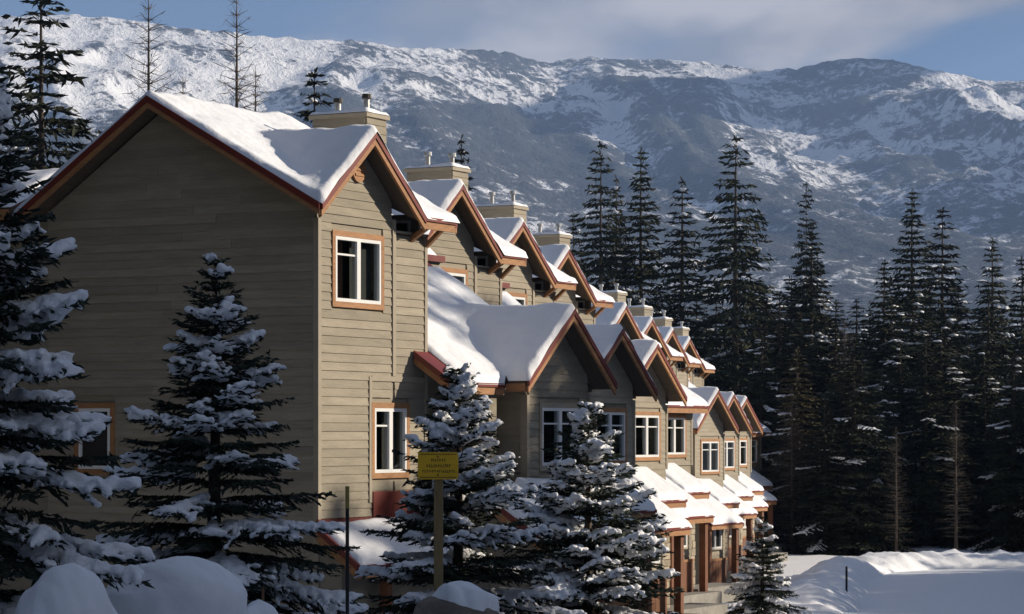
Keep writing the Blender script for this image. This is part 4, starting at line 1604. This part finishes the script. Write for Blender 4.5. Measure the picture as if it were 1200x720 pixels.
def snow_bank():
    # ploughed bank along the far and left side of the lot
    path = [(7.2, 72), (8.6, 80), (10.2, 90), (11.6, 98), (13.0, 104), (16, 107.5), (20, 108.5), (26, 109), (33, 108), (42, 107)]
    pts = []
    for (a, b) in zip(path[:-1], path[1:]):
        n = int(math.hypot(b[0] - a[0], b[1] - a[1]) / 0.2)
        for k in range(n):
            pts.append((a[0] + (b[0] - a[0]) * k / n, a[1] + (b[1] - a[1]) * k / n))
    pts = np.array(pts)
    for _ in range(30):
        pts[1:-1] = (pts[:-2] + pts[1:-1] * 2 + pts[2:]) / 4
    tan = np.gradient(pts, axis=0)
    tan /= np.linalg.norm(tan, axis=1)[:, None]
    nor = np.stack([-tan[:, 1], tan[:, 0]], -1)
    q = np.linspace(-1, 1, 25)
    S = np.arange(len(pts)) * 0.2
    A = q[None, :] * (1.5 + 0.5 * fbm(S * 0.3, S * 0, 3, 3)[:, None])
    X = pts[:, 0:1] + nor[:, 0:1] * A
    Y = pts[:, 1:2] + nor[:, 1:2] * A
    hgt = 0.72 + 0.5 * fbm(S * 0.35, S * 0 + 2.2, 4, 6)
    hgt = hgt * np.clip(S / 6, 0.25, 1) * 1.0
    prof = np.clip(1 - q ** 2, 0, 1) ** 0.8
    Z = ground_z(X, Y) - 0.12 + hgt[:, None] * prof[None, :] + (fbm(X * 1.6, Y * 1.6, 4, 15) * 0.42) * prof[None, :]
    V = np.stack([X, Y, Z], -1).reshape(-1, 3)
    m = len(q)
    i, j = np.meshgrid(np.arange(len(pts) - 1), np.arange(m - 1), indexing='ij')
    a = (i * m + j).ravel()
    F = np.stack([a, a + m, a + m + 1, a + 1], -1)
    o = link('snow_bank', np_mesh('snow_bank', V, F, 'snow'))
    tag(o, 'long ploughed snow bank curving round the parking lot, before the forest', 'snow bank')


snow_bank()

# ------------------------------------------------------------------ sign, stakes, lamp


def at(px, py, D):
    return ((px - 600) / 3200 * D, D, (510 - py) / 3200 * D)


def sign():
    D = 30.0
    x, y, z = at(513.5, 546, D)
    gz = float(ground_z(x, y)) - 0.3
    root = empty('notice_sign', (x, y, gz), R(-3))
    tag(root, 'yellow notice board with rounded corners on a wooden post, before a snowy spruce', 'sign')
    zc = z - gz
    w, h, r = 0.222, 0.15, 0.03
    out = []
    for cx_, cz_, a0 in ((w - r, h - r, 0), (-w + r, h - r, 90), (-w + r, -h + r, 180), (w - r, -h + r, 270)):
        for k in range(6):
            a = R(a0 + 18 * k)
            out.append((cx_ + r * math.cos(a), zc + cz_ + r * math.sin(a)))
    mb = MB()
    n = len(out)
    mb.v = [(p[0], -0.03, p[1]) for p in out] + [(p[0], 0.0, p[1]) for p in out]
    mb.f = [tuple(range(n)), tuple(range(2 * n - 1, n - 1, -1))] + [(i, n + i, n + (i + 1) % n, (i + 1) % n) for i in range(n)]
    mb.mi = [0] * len(mb.f)
    b = mb.build('board', 'sign_yellow', root)
    # border line
    for (a0, a1, c0, c1) in ((-w + 0.02, w - 0.02, h - 0.026, h - 0.02), (-w + 0.02, w - 0.02, -h + 0.02, -h + 0.026)):
        bd = MB()
        bd.hexa([(a0, -0.034, zc + c0), (a1, -0.034, zc + c0), (a1, -0.029, zc + c0), (a0, -0.029, zc + c0),
                 (a0, -0.034, zc + c1), (a1, -0.034, zc + c1), (a1, -0.029, zc + c1), (a0, -0.029, zc + c1)])
        bd.build('border_line', 'sign_text', b)
    # three lines of small dark lettering, too blurred in the photograph to read: strokes only
    rg = random.Random(3)
    tx = MB()
    for zz, x0, x1, hh in ((0.062, -0.075, 0.085, 0.034), (0.0, -0.125, 0.13, 0.034), (-0.062, -0.17, 0.18, 0.026)):
        xx = x0
        while xx < x1:
            ww = rg.uniform(0.010, 0.02)
            for (c0, c1, e0, e1) in ((0, 0.006, 0, hh), (0, ww, hh * rg.choice([0, 0.42, 0.8]), 0), ):
                if e1 == 0:
                    e1 = e0 + 0.007
                a0, a1 = xx + c0, xx + c1
                q0, q1 = zc + zz - hh / 2 + e0, zc + zz - hh / 2 + e1
                yo = -0.0345 if c1 == ww else -0.033
                tx.hexa([(a0, yo, q0), (a1, yo, q0), (a1, -0.029, q0), (a0, -0.029, q0), (a0, yo, q1), (a1, yo, q1), (a1, -0.029, q1), (a0, -0.029, q1)])
            xx += ww + rg.uniform(0.006, 0.012)
    tx.build('lettering', 'sign_text', b)['kind'] = 'stuff'
    p = MB()
    p.hexa([(-0.048, 0.001, 0), (0.048, 0.001, 0), (0.048, 0.09, 0), (-0.048, 0.09, 0),
            (-0.048, 0.001, zc + 0.12), (0.048, 0.001, zc + 0.12), (0.048, 0.09, zc + 0.12), (-0.048, 0.09, zc + 0.12)])
    p.build('post', 'post_wood', root)
    for zz in (0.1, -0.1):
        MB().tube((0, -0.036, zc + zz), (0, -0.028, zc + zz), 0.01, n=8, local=True).build('bolt', 'dark_steel', b)


sign()


def stake(px, ytop, D, label, r=0.018, top=True):
    x, y, z = at(px, ytop, D)
    gz = float(ground_z(x, y)) - 0.3
    root = empty('snow_stake', (x, y, gz))
    tag(root, label, 'stake', 'snow stakes')
    H = z - gz
    MB().tube((0, 0, 0), (0, 0, H - (0.22 if top else 0)), r, n=8, local=True).build('shaft', 'stake', root)
    if top:
        MB().tube((0, 0, H - 0.22), (0, 0, H), r * 1.12, n=8, local=True).build('tip', 'stake_top', root)


stake(407, 570, 27, 'thin dark stake with a yellowish tip before the lean-to roof')
stake(992, 664, 84, 'thin dark stake standing in the snowy lot', 0.035, False)


def thin_pole(px, y0, y1, D, r, m, name, label, cat):
    a = at(px, y0, D)
    gz = float(ground_z(a[0], D)) - 0.2
    root = empty(name, (a[0], D, gz))
    tag(root, label, cat)
    MB().tube((0, 0, 0), (0, 0, a[2] - gz), r, r * 0.8, n=8, local=True).build('shaft', m, root)


thin_pole(308, 688, 720, 29, 0.02, 'bare_brown', 'garden_stake', 'short tan stake under the spruce before the gable wall', 'stake')


# ------------------------------------------------------------------ clouds whose shade lies on the mountain


def cloud(loc, rad, seed, label):
    V, F = ICO4
    V = V.copy()
    n = fbm(V[:, 0] * 2.1 + seed, V[:, 1] * 2.1 + V[:, 2], 5, seed) + fbm(V[:, 1] * 2.7, V[:, 2] * 2.7 + V[:, 0], 4, seed + 4)
    V = V * (1 + 0.75 * n[:, None])
    V[:, 2] = np.where(V[:, 2] < 0, V[:, 2] * 0.35, V[:, 2])
    V = V * np.array(rad)
    o = link('cloud', np_mesh('cloud', V, F, 'cloud'))
    o.location = loc
    tag(o, label, 'cloud', 'clouds over the mountain')


mat('cloud', (0.85, 0.85, 0.87), 1.0, 0.05, 0.01, spec=0.0)
cloud((1660, 3950, 1000), (120, 520, 60), 4, 'long cloud beyond the right edge, shading the middle of the mountain')
cloud((2330, 3300, 950), (110, 330, 55), 9, 'short cloud beyond the right edge, shading the lower right slope')

# ------------------------------------------------------------------ haze
def haze():
    mb = MB()
    x0, x1, y0, y1, z0, z1 = -5400, 5800, -500, 5800, -60, 720
    mb.hexa([(x0, y0, z0), (x1, y0, z0), (x1, y1, z0), (x0, y1, z0), (x0, y0, z1), (x1, y0, z1), (x1, y1, z1), (x0, y1, z1)])
    m = bpy.data.materials.new('haze')
    m.use_nodes = True
    nt = m.node_tree
    nt.nodes.clear()
    o = nt.nodes.new('ShaderNodeOutputMaterial')
    p = nt.nodes.new('ShaderNodeVolumePrincipled')
    p.inputs['Color'].default_value = (0.40, 0.60, 1.0, 1)
    p.inputs['Density'].default_value = 0.00016
    nt.links.new(p.outputs['Volume'], o.inputs['Volume'])
    MATS['haze'] = m
    h = mb.build('haze', 'haze')
    tag(h, kind='stuff')
    h['label'] = 'thin blue winter haze filling the valley'


haze()
